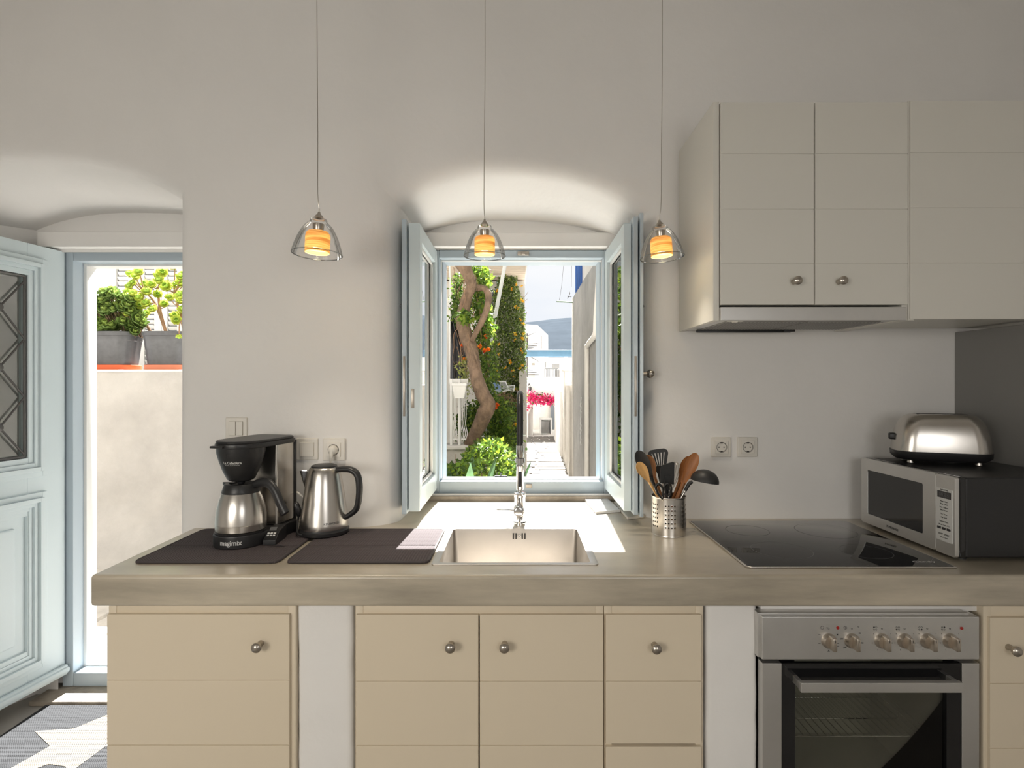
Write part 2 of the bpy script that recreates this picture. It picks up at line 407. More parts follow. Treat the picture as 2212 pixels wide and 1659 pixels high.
for back, Yb, rc in ((b1, YB, rect(-.40, .43, .93, 2.015)), (b2, 2.54, rect(-2.10, -1.18, -.05, 2.02))):
    bl = list(back)
    vs, fs = cdt(bl, [rc])
    tv = [WB.bm.verts.new((v.x, Yb, v.y)) for v in vs]
    for f in fs: WB.bm.faces.new([tv[i] for i in f][::-1])
bmesh.ops.remove_doubles(WB.bm, verts=WB.bm.verts, dist=2e-4)
for v in [v for v in WB.bm.verts if not v.link_faces]: WB.bm.verts.remove(v)
# outside face of the same wall
vs, fs = cdt(rect(-6, 6, -.3, 4.2), [rect(-.345, .38, .96, 2.0), rect(-2.06, -1.19, -.05, 2.0)])
WO = MB(); tv = [WO.bm.verts.new((v.x, 2.70, v.y)) for v in vs]
for f in fs: WO.bm.faces.new([tv[i] for i in f])
WO.build('wall_outside', 'outside_render', smooth=0, kind='structure')
WB.build('wall_back', 'plaster', smooth=60, kind='structure')

def shell(name, a, b, m):
    o = MB().box(a, b).build(name, m, smooth=0, kind='structure'); return o
shell('floor', (-3.5, -3.2, -.08), (2.4, 2.58, 0), 'floor')
shell('ceiling', (-3.5, -3.2, 3.3), (2.4, 2.72, 3.45), 'plaster')
shell('wall_left', (-3.5, -3.2, -.2), (-3.4, 2.7, 3.4), 'plaster')
shell('wall_right', (2.25, -3.2, -.2), (2.37, 2.7, 3.4), 'plaster')
shell('wall_front', (-3.5, -1.45, -.2), (2.4, -1.30, 3.4), 'plaster')

# lintel bands over window and door (plastered beam just above each frame)
MB().box((-.425, 2.44, 2.022), (.455, 2.50, 2.085), .006).build('trim_1', 'plaster', kind='structure', wn=True)
MB().box((-2.165, 2.50, 2.035), (-1.175, 2.56, 2.105), .006).build('trim_2', 'plaster', kind='structure', wn=True)
# stone strip under window frame and door threshold
b = MB(); b.box((-.43, 2.455, .895), (.465, 2.50, .922), .004); b.build('trim_3', 'sill_stone', kind='structure')
b = MB(); b.box((-2.15, 2.44, 0), (-1.17, 2.60, .022), .006); b.build('trim_4', 'sill_stone', kind='structure')

# ------------------------------------------------------------------ window
w1 = thing('window_1', (.02, 2.5, .92), 'pale blue wooden window standing open above the worktop behind the tap', kind='structure')
b = MB(); b.frame((-.425, .455, .922, 2.022), FW, 2.50, 2.565, .004)
b.frame((-.425, .455, .93, 2.018), (-.342, .377, .972, 1.988), 2.5655, 2.68, .003); b.build('frame', 'blue', w1, wn=True)
b = MB(); b.frame((FW[0]-.004, FW[1]+.004, FW[2]-.004, FW[3]+.004), (FW[0]+.004, FW[1]-.004, FW[2]+.006, FW[3]-.006), 2.545, 2.562, .002); b.build('white_bead', 'white_paint', w1)
for sx, x in ((1, -.342), (-1, .377)):
    for z in (1.115, 1.80):
        b = MB(); xa = x - sx*.006
        b.box((min(xa, xa - sx*.020), 2.560, z-.055), (max(xa, xa - sx*.020), 2.566, z+.055), .002)
        for dz in (-.035, -.01, .012, .036): b.cyl((xa - sx*.010, 2.5605, z+dz), (xa - sx*.010, 2.5585, z+dz), .0028, n=8)
        b.build('hinge', 'hinge', w1)
b = MB(); b.box((.0, 2.488, 1.995), (.052, 2.4995, 2.012), .002); b.box((.018, 2.478, 1.997), (.034, 2.49, 2.006), .002); b.build('latch_keeper', 'hinge', w1)
b = MB(); b.box((.036, 2.494, .951), (.064, 2.4995, .969), .002); b.build('strike_plate', 'hinge', w1)
b = MB(); b.box((-.11, 2.665, .972), (-.05, 2.675, .978), .001); b.cyl((-.08, 2.67, .972), (-.08, 2.67, .99), .003, n=8); b.build('bolt_catch', 'iron', w1)
def casement(x, sg, y0, y1, z0, z1, thick):
    """leaf standing square to the wall; inner face (towards the room's centre) at x, body on side sg"""
    xo = x + sg*thick; xa, xb = min(x, xo), max(x, xo); st = .056
    b = MB()
    b.box((xa, y0, z0), (xb, y0+st, z1), .003); b.box((xa, y1-st, z0), (xb, y1, z1), .003)
    b.box((xa+.0008, y0+st-.001, z0), (xb-.0008, y1-st+.001, z0+.075), .003); b.box((xa+.0008, y0+st-.001, z1-.06), (xb-.0008, y1-st+.001, z1), .003)
    o = b.build('casement', 'blue_pale', w1, wn=True)
    b = MB(); xi = x + sg*.012; xj = x + sg*.022; a_, b_ = min(xi, xj), max(xi, xj)
    ya, yb, za, zb = y0+st-.001, y1-st+.001, z0+.074, z1-.059
    b.box((a_, ya, za), (b_, ya+.014, zb), .003); b.box((a_, yb-.014, za), (b_, yb, zb), .003)
    b.box((a_, ya, za), (b_, yb, za+.014), .003); b.box((a_, ya, zb-.014), (b_, yb, zb), .003)
    b.build('glazing_bead', 'white_paint', o)
    MB().box((x+sg*.024, ya, za), (x+sg*.028, yb, zb)).build('pane', 'glass', o, smooth=0)
    return o
cl = casement(-.360, -1, 2.045, 2.495, .948, 2.012, .042)
cr = casement(.392, 1, 2.05, 2.495, .948, 2.012, .028)
b = MB(); b.box((-.392, 2.0425, 1.33), (-.380, 2.0455, 1.40), .001); b.build('lock_plate', 'hinge', cl)
def shutter(x0, x1, y0, y1, z0, z1, rebate):
    b = MB(); b.box((x0, y0, z0), (x1, y1, z1), .003)
    if rebate: b.box((x0 + (x1-x0)*.45, y0+.012, z0+.008), (x1+rebate, y1-.01, z1-.008), .002)
    return b.build('shutter', 'blue', w1, wn=True)
sl = shutter(-.4245, -.4065, 2.035, 2.47, .940, 2.022, 0)
sr = shutter(.4225, .4395, 2.025, 2.46, .940, 2.03, 0)
s2 = shutter(.4455, .4585, 2.02, 2.40, .933, 2.042, 0)
for s_, xx in ((sl, -.4155), (sr, .430)):
    b = MB(); b.box((xx-.004, s_.bound_box[0][1]-.0025, 1.30), (xx+.004, s_.bound_box[0][1]+.001, 1.52), .001); b.box((xx-.0025, s_.bound_box[0][1]-.0035, 1.39), (xx+.0025, s_.bound_box[0][1]-.002, 1.435)); b.build('lock_plate', 'hinge', s_)
b = MB(); kx = .4585
b.cyl((kx, 2.09, 1.456), (kx+.006, 2.09, 1.456), .018, n=20); b.cyl((kx, 2.09, 1.456), (kx+.03, 2.09, 1.456), .007, n=12)
b.ball((kx+.042, 2.09, 1.456), .0165, 20, (.95, 1, 1)); b.box((kx-.0005, 2.075, 1.39), (kx+.004, 2.105, 1.50), .001); b.build('knob', 'nickel', s2)
b = MB(); b.tube([(.459, 2.06, 1.706), (.466, 2.06, 1.712), (.468, 2.06, 1.704), (.462, 2.06, 1.700)], .0014, 6); b.build('hook', 'iron', s2)
b = MB(); b.tube([(-.425, 2.05, 1.706), (-.432, 2.05, 1.712), (-.434, 2.05, 1.704), (-.428, 2.05, 1.700)], .0014, 6); b.build('hook', 'iron', sl)

# ------------------------------------------------------------------ door
d1 = thing('door_1', (-2.076, 2.56, 0), 'pale blue wooden entrance door with iron grille, open inwards at the left', kind='structure')
b = MB(); b.frame((-2.10, -1.17, .022, 2.035), (-2.05, -1.21, .085, 1.986), 2.562, 2.69, .004); b.build('frame', 'blue', d1, wn=True)
b = MB(); b.frame((-2.053, -1.2, .08, 1.990), (-2.036, -1.22, .092, 1.975), 2.625, 2.69, .002); b.build('white_bead', 'white_paint', d1)
# leaf in its own frame: u from hinge towards the room, w up, n towards +x
hp = V((-2.100, 2.556, 0)); ud = V((-.145, -1, 0)).normalized(); nd = V((-ud.y, ud.x, 0)); nd = nd if nd.x > 0 else -nd
LM = Matrix(((ud.x, 0, nd.x, hp.x), (ud.y, 0, nd.y, hp.y), (0, 1, 0, hp.z), (0, 0, 0, 1)))   # local (u, w, n)
T = .045; W_ = .86; z0, z1 = .085, 2.025
def LB(b, u0, u1, w0, w1, n0, n1, bev=.003): b.box((u0, w0, n0), (u1, w1, n1), bev, mtx=LM)
g = (.172, W_-.172, 1.10, 1.885); p2 = (.10, W_-.10, .185, .935); gm = (.095, W_-.095, 1.02, 1.96)
b = MB()
for (u0, u1, w0, w1) in ((0, .17, z0, z1), (W_-.17, W_, z0, z1), (.169, W_-.169, z0, .27), (.169, W_-.169, .85, 1.10), (.169, W_-.169, 1.885, z1)): LB(b, u0, u1, w0, w1, -T+.02, .02)
leaf = b.build('door_leaf', 'blue_pale', d1, wn=True)
def moulding(b, o, i, steps):
    for k, (a, n) in enumerate(steps):
        c = (o[0]+(i[0]-o[0])*a, o[1]+(i[1]-o[1])*a, o[2]+(i[2]-o[2])*a, o[3]+(i[3]-o[3])*a)
        e = (o[0]+(i[0]-o[0])*steps[k+1][0], o[1]+(i[1]-o[1])*steps[k+1][0], o[2]+(i[2]-o[2])*steps[k+1][0], o[3]+(i[3]-o[3])*steps[k+1][0]) if k+1 < len(steps) else i
        for (u0, u1, w0, w1) in ((c[0], e[0], c[2], c[3]), (e[1], c[1], c[2], c[3]), (e[0], e[1], c[2], e[2]), (e[0], e[1], e[3], c[3])): LB(b, u0, u1, w0, w1, 0, n, .0015)
b = MB(); moulding(b, (.092, W_-.092, 1.015, 1.965), g, [(0, .034), (.28, .046), (.5, .036), (.72, .028)]); b.build('glazing_moulding', 'blue_pale', leaf, wn=True)
b = MB(); moulding(b, (.092, W_-.092, .175, .945), (.165, W_-.165, .25, .87), [(0, .032), (.3, .046), (.55, .034), (.78, .024)]); b.build('panel_moulding', 'blue_pale', leaf, wn=True)
b = MB(); LB(b, .16, W_-.16, .25, .87, -.008, .008); LB(b, .215, W_-.215, .31, .81, .0, .018, .009); b.build('raised_panel', 'blue_pale', leaf, wn=True)
b = MB(); LB(b, .17, W_-.17, 1.09, 1.89, -.004, .002, 0); b.build('pane', 'glass', leaf, smooth=0)
b = MB(); LB(b, 0, W_, .088, .135, .02, .040, .008); LB(b, 0, W_, .10, .125, .03, .05, .008); b.build('weather_board', 'blue_pale', leaf, wn=True)
gr = MB(); gi = (.178, W_-.178, 1.106, 1.880)
def bar(a, c, r=.0042): gr.cyl(LM @ V((a[0], a[1], .016)), LM @ V((c[0], c[1], .016)), r, n=8)
for a, c in (((gi[0], gi[2]), (gi[0], gi[3])), ((gi[1], gi[2]), (gi[1], gi[3])), ((gi[0], gi[2]), (gi[1], gi[2])), ((gi[0], gi[3]), (gi[1], gi[3]))): bar(a, c, .006)
pit = .2485; hu = .101
for r in range(3):
    zc = 1.735 - pit * r
    for k in range(4):
        uc = .279 + hu * 2 * k * .75
        if uc > gi[1]: continue
        for su in (-1, 1):
            for sw in (-1, 1):
                ue = min(max(uc + su*hu*(1 if k == 0 or su > 0 else .5), gi[0]), gi[1]); bar((uc, zc), (ue, min(max(zc + sw*pit/2, gi[2]), gi[3])))
        c = LM @ V((uc, zc, .014)); gr.ball(c, .019, 14, (.5, 1, 1))
bars = gr.build('grille', 'iron', leaf)

# rug inside the door
rug = thing('woven_rug', (-1.9, 1.9, 0), 'dark grey woven rug with a cream star, on the floor by the open door', 'rug')
b = MB(); b.box((-2.07, 1.0, .001), (-1.16, 2.435, .012), .004); b.build('rug_body', 'rug', rug)
st = []
for k in range(16):
    rr = .50 if k % 2 == 0 else .27; a_ = R(22.5*k + 12); st.append((-1.63 + rr*cos(a_)*.85, 1.93 + rr*sin(a_)))
b = MB(); b.prism([(G(px, py, .0125).x, G(px, py, .0125).y) for px, py in ((75, 1580), (108, 1612), (20, 1662), (-10, 1690), (105, 1651), (142, 1656), (150, 1700), (165, 1659), (228, 1612), (300, 1600), (285, 1560), (290, 1530), (228, 1546), (160, 1574))], .0122, .0135); b.build('star', 'rug_star', rug, smooth=0)

# ================================================================== WORKTOP AND BASE UNITS
YF = 1.502
wt_ = thing('concrete_worktop', (0, 1.75, .814), 'long beige concrete worktop carrying the sink, the hob and the appliances', 'worktop')
SK = (-.247, .232, 1.585, 2.005)       # sink cut
b = MB()
outer = [(-1.158, YF), (1.739, YF), (1.739, 2.155), (.56, 2.155), (.50, 2.24), (.475, 2.498), (-.44, 2.498), (-.452, 2.20), (-.50, 2.075), (-.6, 2.03), (-1.17, 2.03)]
slab(b, outer, [rect(SK[0]+.012, SK[1]-.012, SK[2]+.012, SK[3]-.012)], .814, .90, .010)
for v in b.bm.verts:
    if v.co.y < YF + .012: v.co.y += .004 * noise.noise(V((v.co.x*3, 0, v.co.z*9))); 
b.build('worktop_slab', 'concrete', wt_, wn=True)

def knob_at(px, py, Y, parent, s=1.0):
    p = P(px, py, Y); b = MB()
    prof = [(0, -.0005), (.0085, -.0005), (.0085, .004), (.0055, .010), (.0055, .016), (.010, .020), (.0135, .026), (.0135, .031), (.009, .036), (0, .0375)]
    b.lathe([(r*s, z*s) for r, z in prof], n=20, mtx=Matrix.Translation(p) @ Matrix.Rotation(pi/2, 4, 'X'))
    return b.build('knob', 'nickel', parent)
def boards(door, x0, x1, zs, yf, m, th=.010):
    for za, zb in zip(zs, zs[1:]):
        if zb > za: za, zb = zb, za
        MB().box((x0, yf, zb + .0007), (x1, yf + th, za - .0007), .0016).build('board', m, door, wn=True)
DY = 1.532
def base_unit(name, label, x0, x1, doors, group='cream wooden base units under the worktop', frame=True, top=.812):
    t = thing(name, ((x0+x1)/2, DY+.03, 0), label, 'cabinet', group)
    b = MB(); zt = .811
    b.box((x0, DY+.022, .02), (x0+.018, 2.02 if x1 < -.45 else 2.08, zt)); b.box((x1-.018, DY+.022, .02), (x1, 2.02 if x1 < -.45 else 2.08, zt)); b.box((x0, DY+.03, .06), (x1, 2.0, .08)); b.build('carcass', 'cream', t, smooth=0)
    b = MB(); b.frame((x0, x1, .04, zt-.002), (x0+.022, x1-.022, .08, .774), DY+.006, DY+.03, .002); b.build('face_frame', 'cream', t)
    for (dn, a, c, zs, kn) in doors:
        d = MB().box((a, DY-.0012, zs[-1]), (c, DY+.024, zs[0]-.001), .001).build(dn, 'cream', t)
        boards(d, a, c, zs, DY-.004, 'cream', .0045)
        if kn: knob_at(kn[0], kn[1], DY-.003, d)
    return t
zA = [Z(1325, DY), Z(1468, DY), Z(1608, DY), .24, .09]
base_unit('base_cabinet', 'wide cream base cabinet under the coffee maker, at the worktop\'s left end', X(231, DY), X(637, DY),
    [('door', X(230, DY-.004)+.001, X(626, DY), zA, (564, 1389))])
zM = [Z(1326, DY), Z(1470, DY), Z(1609, DY), .24, .09]
base_unit('base_cabinet', 'cream double-door cabinet under the sink', X(766, DY), X(1305, DY)-.001,
    [('door', X(770, DY), X(1033.5, DY), zM, (975, 1390)), ('door', X(1036.5, DY), X(1303, DY), zM, (1090, 1390))])
base_unit('drawer_cabinet', 'narrow cream drawer cabinet between the sink cabinet and the pillar', X(1305.4, DY), X(1521, DY),
    [('drawer', X(1308, DY), X(1514, DY), [Z(1326, DY), Z(1470, DY), Z(1605, DY)], (1413, 1392)), ('drawer', X(1308, DY), X(1514, DY), [Z(1611, DY), .24, .09], None)])
base_unit('base_cabinet', 'narrow cream base cabinet at the right, beside the oven', X(2128, DY), 1.62,
    [('door', X(2136, DY), 1.60, [Z(1333, DY), Z(1475, DY), Z(1615, DY), .24, .09], (2177, 1397))])
def pillar(x0, x1):
    b = MB(); t = bmesh.new(); bmesh.ops.create_grid(t, x_segments=16, y_segments=48, size=.5)
    t2 = MB(); ring = []
    oo = rrect(x0, x1, 1.548, 2.0, .018, 5); t.free()
    n = len(oo); rows = 40
    rr = [[b.bm.verts.new((x + .003*noise.noise(V((x*7, y*7, k*.25))), y + .004*noise.noise(V((x*9, 5, k*.22))), .0 + .8135*k/rows)) for x, y in oo] for k in range(rows+1)]
    for A, B in zip(rr, rr[1:]):
        for i in range(n): b.bm.faces.new((A[i], A[(i+1) % n], B[(i+1) % n], B[i]))
    b.bm.faces.new(rr[-1]); b.bm.faces.new(rr[0][::-1])
    o = b.build('plastered_pillar', 'plaster', smooth=50, kind='structure'); t2.bm.free(); return o
pillar(X(640, 1.548), X(762, 1.548)); pillar(X(1523, 1.548), X(1638, 1.548))
# plastered filler above the oven
MB().box((X(1640, 1.57), 1.560, .78), (X(2126, 1.57), 1.60, .813), .002).build('trim_5', 'plaster', kind='structure')
MB().box((X(2118.5, 1.56), 1.556, .02), (X(2127, 1.56), 1.60, .812), .002).build('trim_6', 'cream', kind='structure')

# ------------------------------------------------------------------ oven
OY = 1.520
ov = thing('built_in_oven', (X(1880, OY), OY, .1), 'stainless steel built-in oven with six knobs, under the hob', 'oven')
ox0, ox1 = X(1647, OY), X(2116, OY)
b = MB(); b.box((ox0+.012, OY+.045, .12), (ox1-.012, OY+.05+.006, .775)); b.box((ox0+.02, OY+.05, .12), (ox0+.03, 1.99, .775)); b.box((ox1-.03, OY+.05, .12), (ox1-.02, 1.99, .775)); b.box((ox0+.02, OY+.05, .765), (ox1-.02, 1.99, .775)); b.box((ox0+.02, 1.98, .12), (ox1-.02, 1.99, .775)); b.box((ox0+.02, OY+.05, .12), (ox1-.02, 1.99, .13))
# replace the full front plate by a ring so that the cavity shows
b.bm.free(); b = MB()
iw = (X(1716, OY+.03), X(2048, OY+.03), .25, .655)
b.frame((ox0+.012, ox1-.012, .12, .775), iw, OY+.030, OY+.05, 0)
b.build('door_surround', 'black', ov)
b = MB(); b.box((iw[0]-.04, OY+.05, .2), (iw[0]-.03, 1.95, .70)); b.box((iw[1]+.03, OY+.05, .2), (iw[1]+.04, 1.95, .70)); b.box((iw[0]-.04, 1.94, .2), (iw[1]+.04, 1.95, .70)); b.box((iw[0]-.04, OY+.05, .70), (iw[1]+.04, 1.95, .71)); b.box((iw[0]-.04, OY+.05, .19), (iw[1]+.04, 1.95, .20)); b.build('oven_cavity', 'oven_in', ov, smooth=0)
zt, zb = Z(1332, OY), Z(1426, OY)
b = MB(); b.box((ox0-.001, OY, zb), (ox1+.001, OY+.045, zt), .004); b.box((ox0-.009, OY+.010, zb+.002), (ox1-.02, OY+.045, zt+.006), .003)
pan = b.build('control_panel', 'steel_h', ov, wn=True)
zd = Z(1433, OY)
for a, c in ((ox0, X(1689, OY)), (X(2078, OY), ox1)):
    MB().box((a, OY, .10), (c, OY+.03, zd), .002).build('steel_strip', 'steel_h', ov, wn=True)
b = MB(); slab(b, rect(X(1690, OY), X(2077, OY), .10, zd-.001), [rect(X(1718, OY), X(2046, OY), .26, Z(1462, OY)-.01)], -.002, .010, 0, Matrix.Translation((0, OY+.012, 0)) @ FACE_CAM); b.build('door_frame_glass', 'black_gloss', ov, smooth=0)
MB().box((X(1717, OY), OY+.010, .255), (X(2047, OY), OY+.014, Z(1460, OY))).build('door_pane', 'oven_glass', ov, smooth=0)
hz0, hz1 = Z(1497, 1.475), Z(1476, 1.475)
b = MB(); b.box((X(1731, 1.475), 1.475, hz0), (X(2082, 1.475), 1.492, hz1), .0015)
for a in (X(1731, 1.475), X(2082, 1.475)-.012): b.box((a, 1.485, hz0+.004), (a+.012, OY+.004, hz1-.003), .001)
b.build('door_handle', 'steel_h', ov, wn=True)
for py, yy in ((1590, 1.60), (1552, 1.78)):
    zz = Z(py, yy); b = MB(); b.cyl((iw[0]-.02, yy, zz), (iw[1]+.01, yy, zz), .0022, n=8); b.cyl((iw[0]-.02, yy+.30 if yy < 1.7 else yy+.12, zz), (iw[1]+.01, yy+.30 if yy < 1.7 else yy+.12, zz), .002, n=8)
    for k in range(20): xx = iw[0] + (iw[1]-iw[0]) * (k+.3) / 19.5; b.cyl((xx, yy-.0, zz+.002), (xx, yy+(.30 if yy < 1.7 else .12), zz+.002), .0014, n=6)
    b.tube([(iw[1]+.01, yy, zz), (iw[1]+.016, yy, zz+.005), (iw[1]+.018, yy, zz+.016)], .002, 6); b.build('oven_rack', 'chrome', ov)
def oven_knob(px, n):
    c = P(px, 1384, OY); k = thing('x', (0, 0, 0)); bpy.data.objects.remove(k)
    b = MB(); rm = Matrix.Translation(c) @ Matrix.Rotation(pi/2, 4, 'X')
    b.lathe([(0, 0), (.0205, 0), (.0205, .004), (.0175, .009), (.016, .013), (0, .013)], n=28, mtx=rm)
    b.box((-.0052, -.0165, .008), (.0052, .0185, .033), .002, mtx=rm)
    o = b.build('knob', 'nickel_bright', pan); MB().box((-.0008, .008, .0325), (.0008, .016, .0334), mtx=rm).build('pointer_mark', 'dark_print', o, smooth=0)
M['nickel_bright'] = mat('satin_knob', (.58, .52, .45), .32, 1)
KX = [1790, 1840, 1905, 1954, 2003, 2052]
prints = MB()
for i, px in enumerate(KX): oven_knob(px, i)
def ring(b, c, r, w, n=14, filled=False, d=.0004):
    rm = Matrix.Translation(c) @ Matrix.Rotation(pi/2, 4, 'X')
    if filled: b.lathe([(0, d), (r, d), (r, 0)], n=n, mtx=rm)
    else: b.lathe([(r-w, 0), (r-w, d), (r, d), (r, 0)], n=n, mtx=rm)
for i, px in enumerate(KX):
    ring(prints, P(px, 1358, OY-.0002), .0022, .0005)
    if i >= 2:
        for a in range(2):
            for c in range(2):
                q = P(px - 17 + 5*a, 1355 + 5*c, OY-.0002); ring(prints, q, .0022, .0005, filled=((i-2) == [(0, 0), (0, 1), (1, 1), (1, 0)].index((a, c))))
        for s_, (dx, dy) in zip('12345', ((19, -15), (22, 5), (-9, 20), (-21, 5), (-18, -15))): text(s_, .0048, at(P(px+dx, 1384+dy, OY-.0002)), 'dark_print', 'print', pan)
ring(prints, P(1776, 1356, OY-.0002), .0045, .0006); ring(prints, P(1826, 1356, OY-.0002), .0045, .0006)
for dx, dy, w, h in ((-20, -13, 5, .8), (-20, 6, 5, .8), (20, 6, 5, .8), (20, 12, 5, .8), (0, 23, 5, .8), (19, -13, 3, 3), (0, 21, 2, 2), (-3, -28, 5, .6)):
    q = P(1790+dx, 1384+dy, OY-.0002); prints.box((q.x-w*.0006, OY-.0005, q.z-h*.0006), (q.x+w*.0006, OY, q.z+h*.0006))
prints.box((P(1826, 1356, OY).x-.0004, OY-.0005, P(1826, 1356, OY).z-.003), (P(1826, 1356, OY).x+.0004, OY, P(1826, 1356, OY).z+.003))
prints.build('printed_symbols', 'dark_print', pan, smooth=0, kind='stuff')
for s_, dx, dy in (('50', 17, -16), ('100', 22, 5), ('150', 14, 17), ('200', -15, 15), ('250', -22, -4), ('\u00b0C', 14, -29)): text(s_, .0058, at(P(1840+dx, 1384+dy, OY-.0002)), 'dark_print', 'print', pan)
for px, py in ((1809.5, 1356), (2077, 1357)):
    b = MB(); ring(b, P(px, py, OY), .0042, 0, 16, True, .0015); b.build('indicator_lamp', 'red', pan)

# ------------------------------------------------------------------ hob
hb = thing('ceramic_hob', (X(1780, 1.82), 1.82, .9), 'black glass hob with steel edge, in front of the double wall sockets', 'hob')
hf, hr_ = G(1610, 1229), G(1494, 1128)
hx0 = (X(1606, hf.y) + X(1494, hr_.y))/2; hx1 = hx0 + .588
def ch(x0, x1, y0, y1, c): return [(x0+c, y0), (x1, y0), (x1, y1-c), (x1-c, y1), (x0, y1), (x0, y0+c)]
b = MB(); slab(b, ch(hx0, hx1, hf.y, hr_.y, .012), [], .9002, .9055, .0012); b.build('steel_edge', 'steel', hb)
b = MB(); slab(b, ch(hx0+.005, hx1-.005, hf.y+.005, hr_.y-.005, .011), [], .9030, .9068, .0008); gl = b.build('glass_plate', 'hob', hb)
b = MB()
for cx, cy, r in ((.17, .155, .088), (.16, .385, .072), (.42, .14, .072), (.43, .38, .098)):
    b.lathe([(r-.0013, .0002), (r, .0002)], (hx0+cx, hf.y+cy, .9068), 64)
b.build('ring_marks', 'grey_print', gl)
text('Candy', .017, Matrix.Translation((hx1-.063, hf.y+.042, .9069)), 'light_print', 'logo', gl, extr=.0001, sx=1.5)

# ------------------------------------------------------------------ sink
sk = thing('inset_sink', (0, 1.79, .9), 'square stainless steel sink set in the worktop under the tap', 'sink')
x0, x1, y0, y1 = SK; bx0, bx1, by0, by1 = x0+.020, x1-.022, y0+.018, y1-.030
b = MB(); slab(b, rrect(x0, x1, y0, y1, .010), [rrect(bx0, bx1, by0, by1, .012)[::-1]], .8995, .9030, .001); b.build('rim', 'steel_sink', sk)
b = MB(); t = b.bm
lo = [rrect(bx0, bx1, by0, by1, .012), rrect(bx0+.002, bx1-.002, by0+.002, by1-.002, .014), rrect(bx0+.004, bx1-.004, by0+.004, by1-.004, .022), rrect(bx0+.03, bx1-.03, by0+.03, by1-.03, .03)]
zz = [.9012, .86, .715, .700]
rg = [[t.verts.new((x, y, z)) for x, y in l] for l, z in zip(lo, zz)]
for A, B in zip(rg, rg[1:]):
    for i in range(len(A)): t.faces.new((A[i], A[(i+1) % len(A)], B[(i+1) % len(A)], B[i]))
t.faces.new(rg[-1]); bowl = b.build('bowl', 'steel_sink', sk, smooth=50)
b = MB(); oc = P(1121.5, 1158, by1-.003)
for dx in (-.0205, -.011, .011, .0205): b.box((oc.x+dx-.0026, by1-.006, oc.z-.0105), (oc.x+dx+.0026, by1-.002, oc.z+.0105), .0015)
b.build('overflow_slots', 'socket_dark', bowl)
b = MB(); ring(b, V((oc.x, by1-.004, oc.z)), .0055, .002, 16, False, .002); b.build('overflow_screw', 'chrome', bowl)
b = MB(); b.lathe([(0, .7005), (.02, .7005), (.04, .703), (.043, .701)], (-.0, 1.79, 0), 28); b.build('drain', 'chrome', bowl)

# ------------------------------------------------------------------ tap
tp = G(1123, 1131); tx, ty = tp.x, tp.y + .01
fa = thing('kitchen_tap', (tx, ty, .9), 'tall chrome pull-down tap with a black hose, standing behind the sink', 'tap')
b = MB(); b.lathe([(.026, .9), (.026, .904), (.0215, .908), (.0205, .94), (.0205, .995), (.022, .998), (.022, 1.012), (.016, 1.016), (0, 1.016)], (tx, ty, 0), 32, cap=False); b.build('body', 'chrome', fa)
b = MB(); b.cyl((tx-.004, ty-.012, .955), (tx-.004, ty-.058, .955), .0195, n=28); b.ball((tx-.004, ty-.058, .955), .0195, 24, (1, .25, 1)); b.build('valve_housing', 'chrome', fa)
b = MB(); b.tube([(tx-.02, ty-.045, .957), (tx-.05, ty-.046, .959), (tx-.085, ty-.048, .960)], [.0035, .0033, .003], 10); b.build('lever', 'chrome', fa)
b = MB(); b.cyl((tx, ty, 1.01), (tx, ty, 1.14), .0095); b.cyl((tx, ty, 1.135), (tx, ty, 1.165), .013)
b.cyl((tx, ty-.005, 1.15), (tx, ty-.10, 1.15), .005); b.build('riser', 'chrome', fa)
ys = ty - .125
b = MB(); b.tube([(tx, ty, 1.165), (tx, ty, 1.26), (tx, ty-.004, 1.325), (tx, ty-.03, 1.368), (tx, ty-.0625, 1.383), (tx, ty-.095, 1.368), (tx, ty-.121, 1.325), (tx, ys, 1.26), (tx, ys, 1.21)], .0115, 18, 6); b.build('hose', 'black_hose', fa)
zs = [Z(v, ys) for v in (962, 985, 1003, 1007, 1028, 1056)]
b = MB(); b.lathe([(0, zs[0]), (.0135, zs[0]), (.0135, zs[1]), (.0125, zs[1]-.002), (.0125, zs[2]), (.0142, zs[2]-.001), (.0142, zs[3]), (.0135, zs[3]-.001), (.0135, zs[5]), (.011, zs[5]-.003), (0, zs[5]-.003)], (tx, ys, 0), 28); sp = b.build('spray_head', 'chrome', fa)
b = MB(); b.box((tx-.006, ys-.0155, Z(1050, ys)), (tx+.006, ys-.010, Z(1018, ys)), .002); b.build('spray_button', 'black', sp)
b = MB(); b.lathe([(.0145, 1.143), (.017, 1.143), (.017, 1.158), (.0145, 1.158), (.0145, 1.143)], (tx, ys, 0), 28); b.build('spray_holder', 'chrome', fa)

# ------------------------------------------------------------------ wall units and hood
UY = 1.752
def wall_unit(label, x0, x1, ztop, zbot, doors):
    t = thing('wall_cabinet', ((x0+x1)/2, UY, zbot), label, 'cabinet', 'cream wall cabinets')
    b = MB(); yb = 2.125
    b.box((x0, UY+.002, zbot), (x0+.019, yb, ztop), .001); b.box((x1-.019, UY+.002, zbot), (x1, yb, ztop), .001)
    b.box((x0+.019, UY+.03, ztop-.019), (x1-.019, yb, ztop)); b.box((x0+.019, UY+.022, zbot+.012), (x1-.019, yb, zbot+.03)); b.build('carcass', 'cream2', t)
    for (a, c, zs, kn) in doors:
        d = MB().box((a, UY-.002, zs[-1]+.0005), (c, UY+.02, zs[0]-.001), .001).build('door', 'cream2', t)
        boards(d, a, c, zs, UY-.004, 'cream2', .0035)
        if kn: knob_at(kn[0], kn[1], UY-.003, d)
    return t
zU = [Z(v, UY) for v in (221, 333.5, 452.5, 570.5, 659)]
